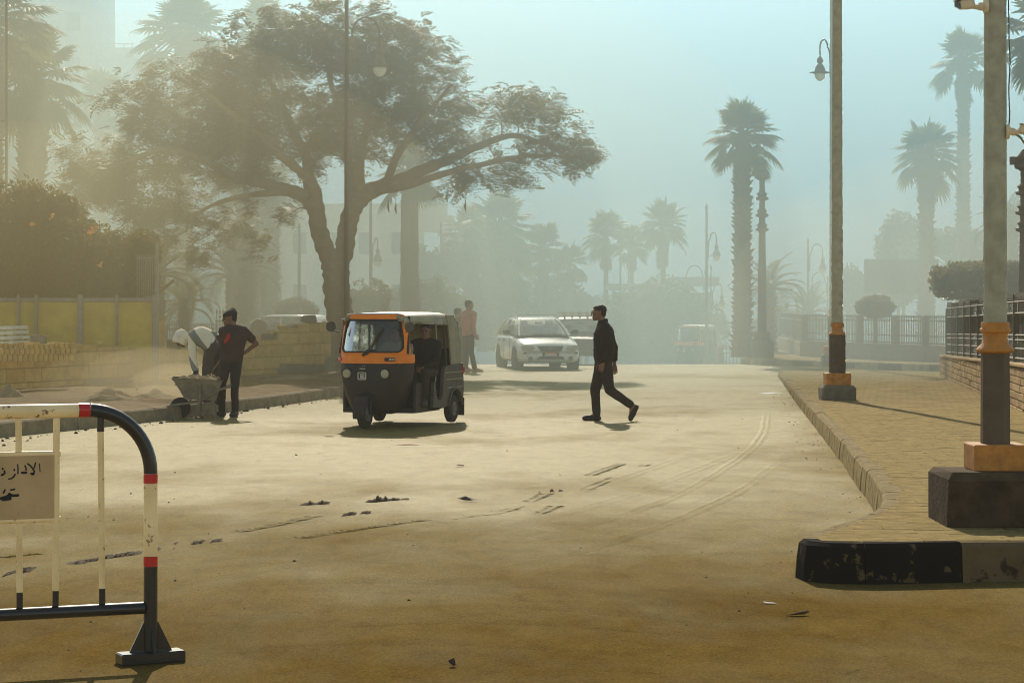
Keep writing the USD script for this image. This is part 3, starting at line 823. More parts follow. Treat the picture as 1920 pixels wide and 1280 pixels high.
# the big overgrown hedge on the left
def big_hedge():
    d = 47
    t = thing('flowering_hedge', 'huge overgrown hedge with a few orange flowers behind the yellow hoarding', 'hedge', (at(120, 0, d)[0], d, .05))
    r = np.random.default_rng(70)
    P_, N_ = [], []
    for px, py, rx, rz in ((-40, 420, 1.0, 1.0), (25, 405, .95, .85), (70, 440, .9, 1.0), (120, 470, 1.0, .85), (160, 500, 1.0, .85), (210, 505, .85, .75), (250, 530, .55, .62), (10, 510, 1.0, .75), (90, 530, 1.0, .7), (150, 540, 1.0, .6), (-40, 530, 1.0, .8), (215, 560, .9, .5), (268, 470, .35, .4), (100, 400, .45, .4)):
        c = at(px, py, d) - [at(120, 0, d)[0], d, .05]
        c[1] += r.uniform(-.5, .9)
        rad = np.array([rx, .8, rz])
        p = clumps(r, c, rad, 3400, .3, 1.6, .40, int(px) + 60)
        P_.append(p); N_.append((p - c) / rad * .6 + [0, 0, .35])
    obj('foliage', leaves(np.vstack(P_), np.vstack(N_), .065, r), MATS['leaf_olive'], t, kind='stuff')
    mb = MB()
    for k in range(9):
        x = -1.4 + k * .38
        mb.add(tube(catmull([[x, .2, 0], [x + r.normal(0, .2), .3, 1.2], [x + r.normal(0, .4), .2, 2.2]], 4), np.linspace(.07, .03, 9), 6))
    obj('stems', mb, MATS['bark'], t)
    M('orange_flower', (.75, .28, .03), .6)
    for px, py in ((174, 428), (180, 426), (168, 436), (98, 405), (60, 420), (188, 496)):
        c = at(px, py, d - .75) - [at(120, 0, d)[0], d, .05]
        pts = c + r.normal(0, .025, (14, 3))
        obj('flower', leaves(pts, np.array([0, -1, .3]), .028, r, .8), MATS['orange_flower'], t)
big_hedge()

# ---------------------------------------------------------------- the big spreading tree
def big_tree():
    d0 = 56.0
    base = at(632, 690, d0); base[2] = .12
    t = thing('spreading_tree', 'big spreading feathery-leaved tree with a forked trunk behind the wall end', 'tree', base)
    r = np.random.default_rng(77)
    W = lambda px, py, dy=0.0: at(px, py, d0) + [0, dy, 0] - base
    limbs = []     # (points, radius from, radius to)
    limbs.append(([W(630, 705), W(634, 660), W(638, 610), W(634, 560), W(628, 515), W(626, 485)], .34, .33))
    limbs.append(([W(626, 500), W(612, 470, -.1), W(600, 430, -.2), W(592, 392, -.3), W(580, 372, -.4)], .24, .20))
    limbs.append(([W(634, 500), W(646, 465, .1), W(652, 420, .2), W(664, 385, .2), W(690, 358, .2)], .25, .22))
    limbs.append(([W(580, 372, -.4), W(545, 360, -.5), W(500, 348, -.7), W(450, 335, -.9), W(405, 312, -1.0), W(360, 292, -1.1), W(310, 290, -1.3), W(255, 310, -1.4)], .18, .05))
    limbs.append(([W(582, 372, -.3), W(578, 320, .2), W(560, 270, .5), W(530, 210, .8), W(500, 150, 1.0), W(470, 110, 1.2)], .17, .04))
    limbs.append(([W(600, 395, -.2), W(590, 350, -.6), W(540, 300, -1.2), W(480, 250, -1.7), W(420, 200, -2.0), W(350, 160, -2.1)], .15, .04))
    limbs.append(([W(690, 358, .2), W(740, 340, .3), W(790, 318, .5), W(840, 296, .7), W(900, 268, .8), W(960, 250, .9), W(1020, 262, 1.0)], .21, .04))
    limbs.append(([W(680, 362, .2), W(676, 320, -.2), W(684, 270, -.5), W(700, 200, -.8), W(715, 130, -.9), W(735, 70, -1.0)], .15, .03))
    limbs.append(([W(664, 385, .2), W(655, 330, .8), W(640, 260, 1.2), W(620, 180, 1.4), W(600, 100, 1.6), W(590, 50, 1.6)], .15, .03))
    limbs.append(([W(720, 350, .3), W(745, 300, -.5), W(780, 250, -1.1), W(820, 205, -1.4), W(850, 170, -1.5)], .12, .03))
    limbs.append(([W(700, 357, .2), W(760, 352, -.6), W(840, 330, -1.2), W(930, 310, -1.5), W(1010, 300, -1.5), W(1090, 300, -1.4)], .12, .025))
    limbs.append(([W(550, 362, -.5), W(480, 372, -1.5), W(420, 390, -1.9), W(370, 420, -2.0)], .09, .025))
    nodes, rads, sk = [], [], MB()
    for pts, a, b in limbs:
        c = catmull(pts, 6)
        c = c + (meshkit.fbm(c * 1.7, 3, 5)[:, None] - .5) * .10
        rr = np.linspace(a, b, len(c)) * (1 + .08 * np.sin(np.arange(len(c)) * 1.9))
        sk.add(tube(c, rr, 12))
        nodes.append(c[len(c) // 4:]); rads.append(rr[len(c) // 4:])
    obj('trunk', sk, MATS['bark'], t, 60)
    nodes = list(np.vstack(nodes[1:])); rads = list(np.concatenate(rads[1:]))
    # crown outline in the photograph, given depth
    blobs = [(250, 255, 2.0, 1.6, 1.35), (190, 300, 1.1, 1.2, .8), (330, 205, 1.9, 2.1, 1.2), (420, 165, 2.1, 2.5, 1.3), (330, 320, 1.5, 1.7, .9), (420, 110, 1.3, 1.7, .75), (520, 110, 1.9, 2.3, 1.2), (520, 250, 2.2, 2.6, 1.3),
             (600, 75, 1.9, 2.3, 1.1), (700, 60, 1.8, 2.2, .95), (770, 110, 1.4, 1.9, .9), (660, 170, 2.0, 2.5, 1.3), (760, 200, 1.8, 2.3, 1.1), (860, 225, 1.9, 2.3, .95), (950, 220, 1.6, 2.0, .85), (1020, 265, 1.4, 1.7, .75), (1075, 292, .8, 1.1, .45), (990, 190, .9, 1.2, .45), (1000, 155, .25, .4, .18),
             (640, 260, 2.3, 2.6, 1.0), (430, 270, 1.9, 2.2, 1.1), (880, 300, 1.5, 1.8, .6), (220, 390, 1.3, 1.4, .95), (160, 340, .8, .9, .6), (270, 430, .9, 1.0, .7), (430, 430, .9, 1.2, .55), (340, 400, 1.0, 1.3, .7), (480, 470, .6, .8, .35), (255, 350, 1.5, 1.6, .8), (930, 335, .9, 1.1, .3), (500, 395, .8, 1.0, .35), (360, 470, .5, .7, .3), (860, 345, .7, .9, .3)]
    att = []
    for k, (px, py, rx, ry, rz) in enumerate(blobs):
        n = int(46 * (rx * ry * rz) ** .62)
        q = r.normal(0, 1, (n, 3)); q /= np.linalg.norm(q, axis=1, keepdims=True); q *= r.random((n, 1)) ** .45
        att.append(W(px, py, r.normal(0, .3)) + q * [rx, ry, rz])
    att = np.vstack(att)
    att = att[meshkit.fbm(att * .85, 3, 9) > .455]
    arr = np.array(nodes)
    order = np.argsort([np.min(np.linalg.norm(arr - a, axis=1)) for a in att])
    nd = [np.array(n) for n in nodes]; big = np.array(nd)
    cap_ = np.zeros((len(big) + len(att) * 7, 3)); cap_[:len(big)] = big; m = len(big)
    rad = np.zeros(len(cap_)); rad[:m] = rads
    twigs, tips, tdir = MB(), [], []
    for i in order:
        a = att[i]
        dd = np.linalg.norm(cap_[:m] - a, axis=1) + .25 * np.maximum(0, cap_[:m, 2] - a[2])
        j = int(np.argmin(dd)); p = cap_[j].copy()
        L = np.linalg.norm(a - p)
        if L < .12:
            continue
        mid = (p + a) / 2 + r.normal(0, .07 * L, 3) + [0, 0, .10 * L]
        c = catmull([p, mid, a + [0, 0, -.02 * L]], 4)
        r0 = min(rad[j] * .7, .012 + .022 * L); r1 = max(.006, r0 * .4)
        twigs.add(tube(c, np.linspace(r0, r1, len(c)), 4, False))
        for q in c[2:]:
            cap_[m] = q; rad[m] = r1; m += 1
        tips += list(c[3:]); tdir += [a - p] * len(c[3:])
    obj('branches', twigs, MATS['bark'], t, True, kind='stuff')
    # feathery double-pinnate leaves
    tips = np.array(tips); tdir = np.array(tdir)
    pi = UsdGeom.PointInstancer.Define(stage, str(t.GetPath()) + '/crown')
    protos = []
    for m in range(4):
        k = 6
        tt = np.linspace(.15, 1, k)
        d, s = np.array([1.0, 0, 0]), np.array([0, 1.0, 0])
        spine = d * tt[:, None] + np.array([0, 0, -.42 - .1 * m]) * (tt[:, None] ** 2.0)
        wl = (.34 + .03 * m) * np.sin(np.pi * (.15 + .75 * tt))[:, None]
        V, Fc, off = [], [], 0
        for sg in (-1, 1):
            e = spine + (s * sg + d * .45 + [0, 0, -.18] + r.normal(0, .10, (k, 3))) * wl
            w = np.array([.082, 0, -.022])
            V.append(np.stack([spine, (spine + e) / 2 + w, e, (spine + e) / 2 - w], 1).reshape(-1, 3))
            q = off + np.arange(k)[:, None] * 4
            Fc.append(np.vstack([q + [0, 1, 2], q + [0, 2, 3]])); off += 4 * k
        pr = usdkit.mesh(stage, f'{pi.GetPath()}/leaf_{m:03d}' if m else f'{pi.GetPath()}/leaf', (np.vstack(V), np.vstack(Fc)), MATS['leaf_olive'])
        protos.append(pr.GetPath())
    pi.CreatePrototypesRel().SetTargets(protos)
    n_l = 22000
    pick = r.integers(0, len(tips), n_l)
    pos = tips[pick] + r.normal(0, .10, (n_l, 3))
    az = np.arctan2(tdir[pick, 1], tdir[pick, 0]) + r.normal(0, 1.2, n_l)
    el = -r.normal(.22, .35, n_l); ro = r.normal(0, .35, n_l)
    cz, sz_, cy, sy, cx, sx_ = np.cos(az / 2), np.sin(az / 2), np.cos(el / 2), np.sin(el / 2), np.cos(ro / 2), np.sin(ro / 2)
    qw, qx = cz * cy * cx + sz_ * sy * sx_, cz * cy * sx_ - sz_ * sy * cx
    qy, qz = cz * sy * cx + sz_ * cy * sx_, sz_ * cy * cx - cz * sy * sx_
    pi.CreatePositionsAttr([Gf.Vec3f(*map(float, p)) for p in pos])
    pi.CreateOrientationsAttr([Gf.Quath(float(a), float(b), float(c), float(d)) for a, b, c, d in zip(qw, qx, qy, qz)])
    pi.CreateScalesAttr([Gf.Vec3f(float(q)) for q in r.uniform(.17, .38, n_l)])
    pi.CreateProtoIndicesAttr([int(q) for q in r.integers(0, 4, n_l)])
    # seed pods hanging under the right side
    M('pod', (.09, .055, .03), .8)
    for px, py in ((838, 372), (856, 352), (742, 392), (728, 388), (905, 340), (872, 388), (960, 345)):
        c = W(px, py, r.normal(0, .5))
        obj('seed_pod', tube([c + [0, 0, .2], c + [.02, 0, .1], c, c + [.03, .02, -.14]], [.004, .012, .03, .006], 5), MATS['pod'], t)
    return t
big_tree()
# ---------------------------------------------------------------- walls of stone blocks
BLOCK = [M('sandstone_%s' % n, c, .9, .22, 5, .5, 60, dust=.5) for n, c in (('pale', (.58, .37, .12)), ('warm', (.53, .325, .095)), ('brown', (.46, .28, .085)))]
M('mortar', (.22, .16, .09), .95)
M('plinth_grey', (.15, .135, .11), .95, .3, 4, .6, 40, dust=.4)

def block_wall(t, a, b, ztop, zbot, row, length, thick, gone=None, seed=0, name='block', mats=None, core=True, cap=None):
    """courses of separate blocks between ground points a and b; ztop(s), zbot(s) along it"""
    a, b = np.array(a, float), np.array(b, float)
    L = np.linalg.norm(b - a); u = (b - a) / L; ang = math.atan2(u[1], u[0])
    r = np.random.default_rng(seed)
    mats = mats or BLOCK
    zmax = max(ztop(s) for s in np.linspace(0, L, 60)); zmin = min(zbot(s) for s in np.linspace(0, L, 60))
    k = 0; z = zmin
    while z < zmax - .02:
        s = -(length * .5 if k % 2 else 0) + r.uniform(-.03, .03)
        while s < L - .02:
            e = min(s + length * r.uniform(.9, 1.1), L); s0 = max(s, 0)
            mid = (s0 + e) / 2
            lo, hi = max(z, zbot(mid)), min(z + row, ztop(mid))
            if e - s0 > .06 and hi - lo > .05 and not (gone and gone(mid, (lo + hi) / 2)):
                c = a + u * mid
                obj(name, cbx((c[0], c[1], (lo + hi) / 2), (e - s0 - .010, thick + r.normal(0, .006), hi - lo - .010), .010, rz=ang, jit=.0015), mats[r.integers(0, len(mats))], t)
            s = e
        z += row; k += 1
    if core:
        rings = []
        nn = np.array([-u[1], u[0]])
        for s in np.linspace(.02, L - .02, 50):
            c = a + u * s; w = thick / 2 - .018
            zt = ztop(s) - .02; zb = zbot(s) - .05
            rings.append([[*(c - nn * w), zb], [*(c - nn * w), zt], [*(c + nn * w), zt], [*(c + nn * w), zb]])
        obj('mortar', loft(np.array(rings)), MATS['mortar'], t)

# left: low new wall of yellow stone on a rough grey footing
WA, WB = np.array([-11.2, 37.0]), np.array([-4.42, 53.6])
WL = np.linalg.norm(WB - WA)
def px_at(s):
    c = WA + (WB - WA) * s / WL
    return 960 + c[0] / c[1] * F, c[1]
def z_of(s, rows):
    px, d = px_at(s)
    return H - (np.interp(px, *rows) - HOR) / F * d
left_wall = thing('stone_wall', 'low unfinished wall of yellow stone blocks left of the road', 'wall')
TOPROW = ([-400, 0, 44, 50, 90, 300, 420, 470, 508, 516, 540, 546, 600, 614], [668, 666, 668, 640, 641, 655, 652, 640, 636, 618, 616, 607, 604, 603])
BOTROW = ([-400, 0, 158, 162, 262, 300, 420, 512, 516, 600, 603, 614], [745, 735, 737, 709, 712, 716, 706, 702, 682, 684, 672, 666])
block_wall(left_wall, WA, WB, lambda s: z_of(s, TOPROW), lambda s: z_of(s, BOTROW), .27, .56, .22, seed=3)
foot = []
nn = np.array([-(WB - WA)[1], (WB - WA)[0]]) / WL
for s in np.linspace(0, WL, 50):
    c = WA + (WB - WA) * s / WL
    zt = z_of(s, BOTROW) - .004
    foot.append([[*(c - nn * .10), -.05], [*(c - nn * .10), zt], [*(c + nn * .14), zt], [*(c + nn * .14), -.05]])
obj('footing', loft(np.array(foot)), MATS['plinth_grey'], left_wall)
def loose_stone(name, label, cat, px, py, d, s, mat, rz=0, group=None, jit=.012, zoff=0):
    c = at(px, py, d)
    o = obj(name, cbx(c + [0, 0, zoff], s, .02, rz=rz, jit=jit), mat, None, label=label, cat=cat, group=group)
    return o
# stones left lying along the top of the wall
for k, (px, py, sx, sz, lab, m) in enumerate([(70, 657, .30, .22, 'grey rounded stone set in the gap of the low wall, near the benches', MATS['plinth_grey']), (326, 650, .30, .20, 'dark block on the wall top, just under the hooded head', MATS['plinth_grey']), (190, 645, .12, .08, 'small pale stone standing on the wall top', BLOCK[0]),
        (475, 613, .22, .13, 'block on the wall top, right of the standing worker', BLOCK[2]), (500, 612, .26, .15, 'dark rough stone on the wall top', MATS['plinth_grey']), (530, 606, .20, .09, 'small orange block at the highest step of the wall', BLOCK[1]), (580, 605, .34, .17, 'dark stone on the wall top below the parked car', MATS['plinth_grey'])]):
    s_best = min(np.linspace(0, WL, 300), key=lambda s: abs(px_at(s)[0] - px)); d = px_at(s_best)[1]
    zt = z_of(s_best, TOPROW); c = WA + (WB - WA) * s_best / WL
    obj('loose_stone', cbx((c[0], c[1], zt + sz / 2 + (.0 if k else -.09)), (sx, .2, sz), .03, rz=.4 * math.sin(k * 3), jit=.012), m, None, label=lab, cat='stone')
def heap(name, label, cat, px, py, d, rad, h, seed, mat, z0=.17):
    c = at(px, py, d); r = np.random.default_rng(seed)
    a = np.linspace(0, 2 * math.pi, 40, endpoint=False)
    rings = []
    for k, q in enumerate(np.linspace(1, 0.02, 16)):
        p = np.stack([c[0] + np.cos(a) * rad[0] * q, c[1] + np.sin(a) * rad[1] * q, np.zeros(40)], 1)
        p[:, 2] = z0 - .03 + h * (1 - q) ** 1.0 * (.72 + .55 * meshkit.fbm(np.stack([np.cos(a) * q * 2, np.sin(a) * q * 2, a * 0 + seed], 1) * 2, 3, seed)) + h * .22 * (meshkit.fbm(np.stack([np.cos(a) * q, np.sin(a) * q, a * 0 + seed], 1) * 7, 3, seed) - .5) * (q < .95)
        rings.append(p)
    return obj(name, loft(np.array(rings)), mat, None, 50, label=label, cat=cat, kind='stuff' if cat in ('sand', 'rubble') else None)
M('sand', (.33, .245, .125), .95, .2, 8, .7, 70)
heap('sand_heap', 'heap of sand on the verge beyond the barrier rail', 'sand', 208, 752, 36.5, (.62, .5), .27, 1, MATS['sand'])
heap('sand_heap', 'long low heap of rubble and sand left of the wheelbarrow', 'sand', 290, 748, 36.6, (.62, .4), .22, 2, MATS['sand'])
heap('sand_heap', 'small pile of sand at the left edge below the wall', 'sand', 14, 750, 38.0, (.36, .3), .24, 3, MATS['sand'])
heap('sand_heap', 'low strewn sand on the verge below the right end of the wall', 'sand', 560, 722, 47, (.95, .4), .13, 4, MATS['sand'])
M('wood_handle', (.26, .17, .085), .7, .3, 10)
c0, c1 = at(241, 664, 41.2), at(257, 712, 40.6); c1[2] = .20
obj('tool_handle', tube([c1, (c0 + c1) / 2 + [.01, 0, 0], c0], [.018, .017, .016], 8), MATS['wood_handle'], None, True, label='long wooden tool handle leaning on the yellow wall', cat='tool handle')

# white slatted benches behind the wall
M('bench_white', (.62, .58, .48), .6, .15, 8, dust=.3)
M('bench_leg', (.06, .05, .045), .6)
def bench(label, px, py, d, rz, n=6, w=1.3):
    c = at(px, py, d)
    t = thing('park_bench', label, 'bench', (c[0], c[1], .30), rz, 'white slatted benches')
    for k in range(n):
        obj('back_slat', cbx((0, .12 + k * .022, .50 + k * .098), (w, .03, .075), .008, R=rot([1, 0, 0], -12)), MATS['bench_white'], t)
    for k in range(4):
        obj('seat_slat', cbx((0, -.33 + k * .10, .42), (w, .08, .03), .008), MATS['bench_white'], t)
    for s in (-1, 1):
        obj('leg', MB(bx((s * w * .38, -.14, .21), (.05, .42, .05)), bx((s * w * .38, -.3, .2), (.05, .05, .42)), bx((s * w * .38, .06, .2), (.05, .05, .42)), bx((s * w * .38, .19, .66), (.04, .04, .56), R=rot([1, 0, 0], -12))), MATS['bench_leg'], t)
    return t
bench('white slatted bench at the left edge behind the low wall', -42, 640, 43.0, .1)
bench('white slatted bench seen end-on behind the low wall', 47, 640, 44.0, 1.15, 6, .8)
# broken brick edging in front of the benches
br = thing('brick_edging', 'crumbling edging of small red and cream bricks below the benches', 'edging', at(50, 650, 41.5))
r_ = np.random.default_rng(5)
for k in range(17):
    x = -.55 + k * .085
    obj('brick', cbx((x, -.25 + x * .5, .02 + r_.normal(0, .006)), (.078, .12, .09 + .025 * (k % 3 == 0)), .006), [BLOCK[2], BLOCK[0], BLOCK[1]][r_.integers(0, 3)], br)
    obj('brick', cbx((x + .03, -.27 + x * .5, -.085), (.08, .14, .10), .006), [BLOCK[0], BLOCK[1]][k % 2], br)
    obj('brick', cbx((x, -.28 + x * .5, -.20), (.08, .16, .12), .006), [BLOCK[0], BLOCK[0]][k % 2], br)

# yellow hoarding between grey posts, with a lattice gate post behind
M('hoarding_yellow', (.40, .29, .035), .75, .18, 3, .15, 30, dust=.25)
M('steel_grey', (.17, .16, .15), .6, .25, 8, dust=.4)
hoard = thing('hoarding', 'yellow panelled hoarding with grey posts below the big hedge', 'hoarding', at(150, 600, 45.5) * [1, 1, 0])
for (x0, x1) in ((-40, 34), (34, 67), (67, 150), (150, 219), (219, 292)):
    a, b = at(x0, 562, 45.5), at(x1, 650, 45.5)
    o = at(150, 600, 45.5) * [1, 1, 0]
    obj('panel', cbx(((a[0] + b[0]) / 2 - o[0], 0, .92), (b[0] - a[0] - .012, .05, 1.75), .008), MATS['hoarding_yellow'], hoard)
for px in (34, 67, 150, 218, 290):
    a = at(px, 600, 45.4)
    obj('post', cbx((a[0] - o[0], -.06, .97), ((.11 if px in (150, 290) else .05), .09, 1.94), .01), MATS['steel_grey'], hoard)
obj('top_rail', cbx((at(125, 0, 45.5)[0] - o[0], -.02, 1.84), (3.6, .06, .07), .01), MATS['steel_grey'], hoard)
lat = thing('lattice_screen', 'iron lattice screen standing above the end of the hoarding', 'screen', at(270, 600, 46.2) * [1, 1, 0])
for k in range(9):
    obj('bar', bx((-.14 + k * .045, 0, 1.9), (.014, .014, 1.75)), MATS['steel_grey'], lat)
obj('post', cbx((.27, 0, 1.5), (.07, .07, 3.0), .01), MATS['steel_grey'], lat)
for z in (1.15, 1.9, 2.7):
    obj('rail', bx((.05, -.02, z), (.42, .02, .03)), MATS['steel_grey'], lat)
gp = thing('gate_pier', 'yellow stone gate pier beside the end of the hoarding', 'gate pier', at(302, 600, 50) * [1, 1, 0])
obj('shaft', cbx((0, 0, .7), (.17, .2, 1.4), .015), BLOCK[0], gp)
obj('cap', cbx((0, 0, 1.43), (.21, .24, .06), .012), BLOCK[2], gp)

# iron railings of the park beyond
M('iron_dark', (.095, .080, .055), .6, .25, 6, dust=.35)
def railing(t, a, b, z0, z1, n_bars, posts, rails=(.12, .55, .9), bar=.016, post=.07, mat=None, post_h=.0, panel_top=True):
    a, b = np.array(a, float), np.array(b, float)
    mat = mat or MATS['iron_dark']
    ang = math.atan2(b[1] - a[1], b[0] - a[0]); L = np.linalg.norm(b - a)
    P_ = lambda s: a + (b - a) * s
    Z0 = z0 if callable(z0) else (lambda s: z0); Z1 = z1 if callable(z1) else (lambda s: z1)
    for s in posts:
        c = P_(s)
        obj('post', cbx((c[0], c[1], (Z0(s) + Z1(s) + post_h) / 2), (post, post, Z1(s) - Z0(s) + post_h), .008, rz=ang), mat, t)
    ps = sorted(posts)
    for q in rails:
        for s0, s1 in zip(ps[:-1], ps[1:]):
            c0 = np.array([*P_(s0), Z0(s0) + (Z1(s0) - Z0(s0)) * q]); c1 = np.array([*P_(s1), Z0(s1) + (Z1(s1) - Z0(s1)) * q])
            dirv = (c1 - c0) / np.linalg.norm(c1 - c0)
            obj('rail', tube([c0 + dirv * post * .5, c1 - dirv * post * .5], .018, 4), mat, t)
    for k in range(n_bars):
        s = (k + .5) / n_bars
        c = P_(s); zz0, zz1 = Z0(s), Z1(s)
        obj('bar', MB(bx((c[0], c[1], (zz0 + zz1) / 2 + .02), (bar, bar, zz1 - zz0 + .02), rz=ang), lathe([(bar * .9, zz1 + .03), (bar * 1.4, zz1 + .05), (.002, zz1 + .11)], 4, (c[0], c[1], 0))), mat, t)

f1 = thing('iron_fence', 'distant iron park railings left of the standing worker', 'fence')
railing(f1, at(312, 0, 59)[:2], at(552, 0, 62)[:2], .45, 1.15, 60, (0, .25, .5, .75, 1.0), (.08, .92))
f1w = thing('low_wall', 'low stone base wall under the distant park railings', 'wall')
obj('wall_body', bx((*((at(312, 0, 59)[:2] + at(552, 0, 62)[:2]) / 2), .22), (3.6, .25, .44), rz=.04 + math.atan2(62 - 59, at(552, 0, 62)[0] - at(312, 0, 59)[0]) * .95), BLOCK[1], f1w)
f1g = thing('iron_gate', 'tall spiked iron gate just left of the standing worker', 'gate', at(424, 0, 57.5) * [1, 1, 0])
for k in range(7):
    obj('bar', MB(bx((-.24 + k * .08, 0, .92), (.018, .018, 1.2)), lathe([(.02, 1.52), (.028, 1.55), (.002, 1.63)], 5, (-.24 + k * .08, 0, 0))), MATS['iron_dark'], f1g)
for z in (.4, .85, 1.32):
    obj('rail', bx((0, -.022, z), (.56, .02, .035)), MATS['iron_dark'], f1g)
bn = thing('litter_bin', 'dome-topped dark bin behind the wall, right of the standing worker', 'bin', at(486, 0, 57) * [1, 1, 0])
obj('drum', lathe([(.21, .5), (.23, .55), (.23, 1.1)], 16), MATS['iron_dark'], bn, 40)
obj('lid', lathe([(.235, 1.1), (.235, 1.14), (.2, 1.27), (.11, 1.36), (.01, 1.39)], 16), MATS['iron_dark'], bn, 40)

# right: near wall with its fence on top
RA, RB = np.array([9.62, 49.6]), np.array([6.7, 26.0])
RL = np.linalg.norm(RB - RA)
def rtop(s): return np.interp(s / RL, [0, .7, 1], [.585, .83, .90])
def rbot(s): return zp(RA[1] + (RB - RA)[1] * s / RL) - .02
right_wall = thing('brick_wall', 'low wall of buff brick carrying the near fence, right of the pavement', 'wall')
RBRK = [M('buff_brick_%d' % k, c, .9, .25, 6, .5, 60, dust=.35) for k, c in enumerate(((.50, .34, .155), (.44, .285, .125), (.39, .25, .115)))]
block_wall(right_wall, RA, RB, rtop, rbot, .112, .40, .30, seed=9, name='brick', mats=RBRK)
ru = (RB - RA) / RL; ra = math.atan2(ru[1], ru[0])
for k in range(12):
    s = (k + .5) * RL / 12; c = RA + ru * s
    obj('coping', cbx((c[0], c[1], rtop(s) + .022), (RL / 12 - .02, .34, .045), .008, R=rot([0, 0, 1], math.degrees(ra)) @ rot([0, 1, 0], -math.degrees(math.atan2(rtop(s + .5) - rtop(s - .5), 1.0)))), RBRK[k % 2], right_wall)
nf = thing('iron_fence', 'near iron fence of framed mesh panels on the buff brick wall', 'fence')
fa, fb = RA + ru * .18, RB - ru * .3
zt_f = lambda s: np.interp(s, [0, .7, 1], [1.66, 1.80, 1.86]); zb_f = lambda s: rtop(s * RL) + .05
railing(nf, fa, fb, zb_f, zt_f, 118, np.linspace(0, 1, 15), (.06, .22, .36, .44, .80, .99), .012, .06)
for k in range(14):
    s0, s1 = (k + .12) / 14, (k + .88) / 14
    c = fa + (fb - fa) * (s0 + s1) / 2; z = zt_f((s0 + s1) / 2)
    if k % 3 != 1:
        obj('crest', bx((c[0], c[1], z + .075), (np.linalg.norm(fb - fa) * (s1 - s0), .02, .10), rz=ra), MATS['iron_dark'], nf)
for k in range(12):     # woven sheet behind the bars
    s0, s1 = k / 14, (k + 1) / 14
    c = fa + (fb - fa) * (s0 + s1) / 2 + np.array([-ru[1], ru[0]]) * .035; zb_, zt_ = zb_f((s0 + s1) / 2), zt_f((s0 + s1) / 2)
    obj('mesh_sheet', bx((c[0], c[1], zb_ + (zt_ - zb_) * .62), (np.linalg.norm(fb - fa) / 14 - .07, .012, (zt_ - zb_) * .34), rz=ra), M('mesh_sheet', (.085, .075, .055), .85, .2, 20), nf)

# far fence along the far pavement
GA, GB = np.array([11.5, 58.3]), np.array([8.75, 67.0])
far_wall = thing('low_wall', 'low plastered wall under the far fence beyond the side road', 'wall')
GL = np.linalg.norm(GB - GA); gu = (GB - GA) / GL; ga = math.atan2(gu[1], gu[0])
obj('wall_body', cbx((*((GA + GB) / 2), .40), (GL, .26, .44), .015, rz=ga), M('plaster_brown', (.22, .155, .085), .95, .25, 3, .5, 30, dust=.3), far_wall)
obj('coping', cbx((*((GA + GB) / 2), .64), (GL + .06, .32, .04), .01, rz=ga), MATS['plaster_brown'], far_wall)
ff = thing('iron_fence', 'far iron fence with square posts, beyond the side road', 'fence')
railing(ff, GA, GB, .66, 1.36, 92, (0, .17, .36, .6, .8, 1.0), (.06, .34, .92), .018, .16, MATS['iron_dark'], .08)
far_wall2 = thing('low_wall', 'return of the low plastered wall running away behind the second lamp post', 'wall')
GC = np.array([9.6, 80.0]); g2 = GC - GB; obj('wall_body', cbx((*((GB + GC) / 2), .38), (np.linalg.norm(g2) - .3, .26, .44), .015, rz=math.atan2(g2[1], g2[0])), MATS['plaster_brown'], far_wall2)
ff2 = thing('iron_fence', 'stretch of the far fence running away behind the second lamp post', 'fence')
railing(ff2, GB + g2 * .02, GC, .62, 1.34, 36, (.02, .35, .68, 1.0), (.06, .9), .02, .10)
lf = thing('iron_fence', 'low ornamental railing beyond the stout palm at the end of the far pavement', 'fence')
railing(lf, at(1352, 0, 78)[:2], at(1520, 0, 80)[:2], -.35, .22, 26, (0, .3, .62, 1.0), (.08, .7, .98), .022, .07)
st = thing('stump', 'ragged cut stump beside the far three-wheeler', 'stump', at(1352, 690, 76))
obj('trunk', lathe([(.14, -.4), (.12, .1), (.11, .45), (.06, .5)], 9), MATS['palm_trunk'], st)
for k, (x, h) in enumerate(((-.06, .75), (.0, .82), (.03, .78), (.09, .55))):
    obj('splinter', tube([[x, 0, .4], [x * 1.1, 0, h]], [.025, .006], 5), MATS['palm_trunk'], st)

# billboard seen from behind
bb = thing('billboard', 'blank grey back of a billboard on posts behind the far fence', 'billboard', at(1690, 600, 76) * [1, 1, 0] + [0, 0, .15])
obj('board', cbx((0, 0, 2.55), (2.55, .12, 1.16), .01, rz=.06), M('board_grey', (.13, .125, .115), .8, .2, 2), bb)
for x in (-.9, .66):
    obj('post', cbx((x, .12, .98), (.12, .12, 1.98), .01), MATS['steel_grey'], bb)
for z in (-.35, .35):
    obj('batten', bx((0, -.075, 2.55 + z), (2.5, .03, .05), rz=.06), MATS['steel_grey'], bb)

# distant flat canopy over the kiosks
kc = thing('canopy', 'flat-roofed kiosk canopy on posts at the end of the road, wrapped in trees', 'canopy', at(1255, 0, 103) * [1, 1, 0] + [0, 0, -1.5])
obj('roof', MB(cbx((-.95, 0, 4.05), (3.9, 3, .28), .03), cbx((1.1, .2, 4.3), (2.2, 2.6, .4), .03)), MATS['render_grey'], kc)
for x in (-2.6, -1.4, .2, 1.6):
    obj('post', cbx((x, -1.2, 1.95), (.16, .16, 3.9), .02), MATS['render_grey'], kc)
obj('back_wall', bx((-.2, 1.2, 1.9), (4.6, .15, 3.8)), MATS['render_grey'], kc)

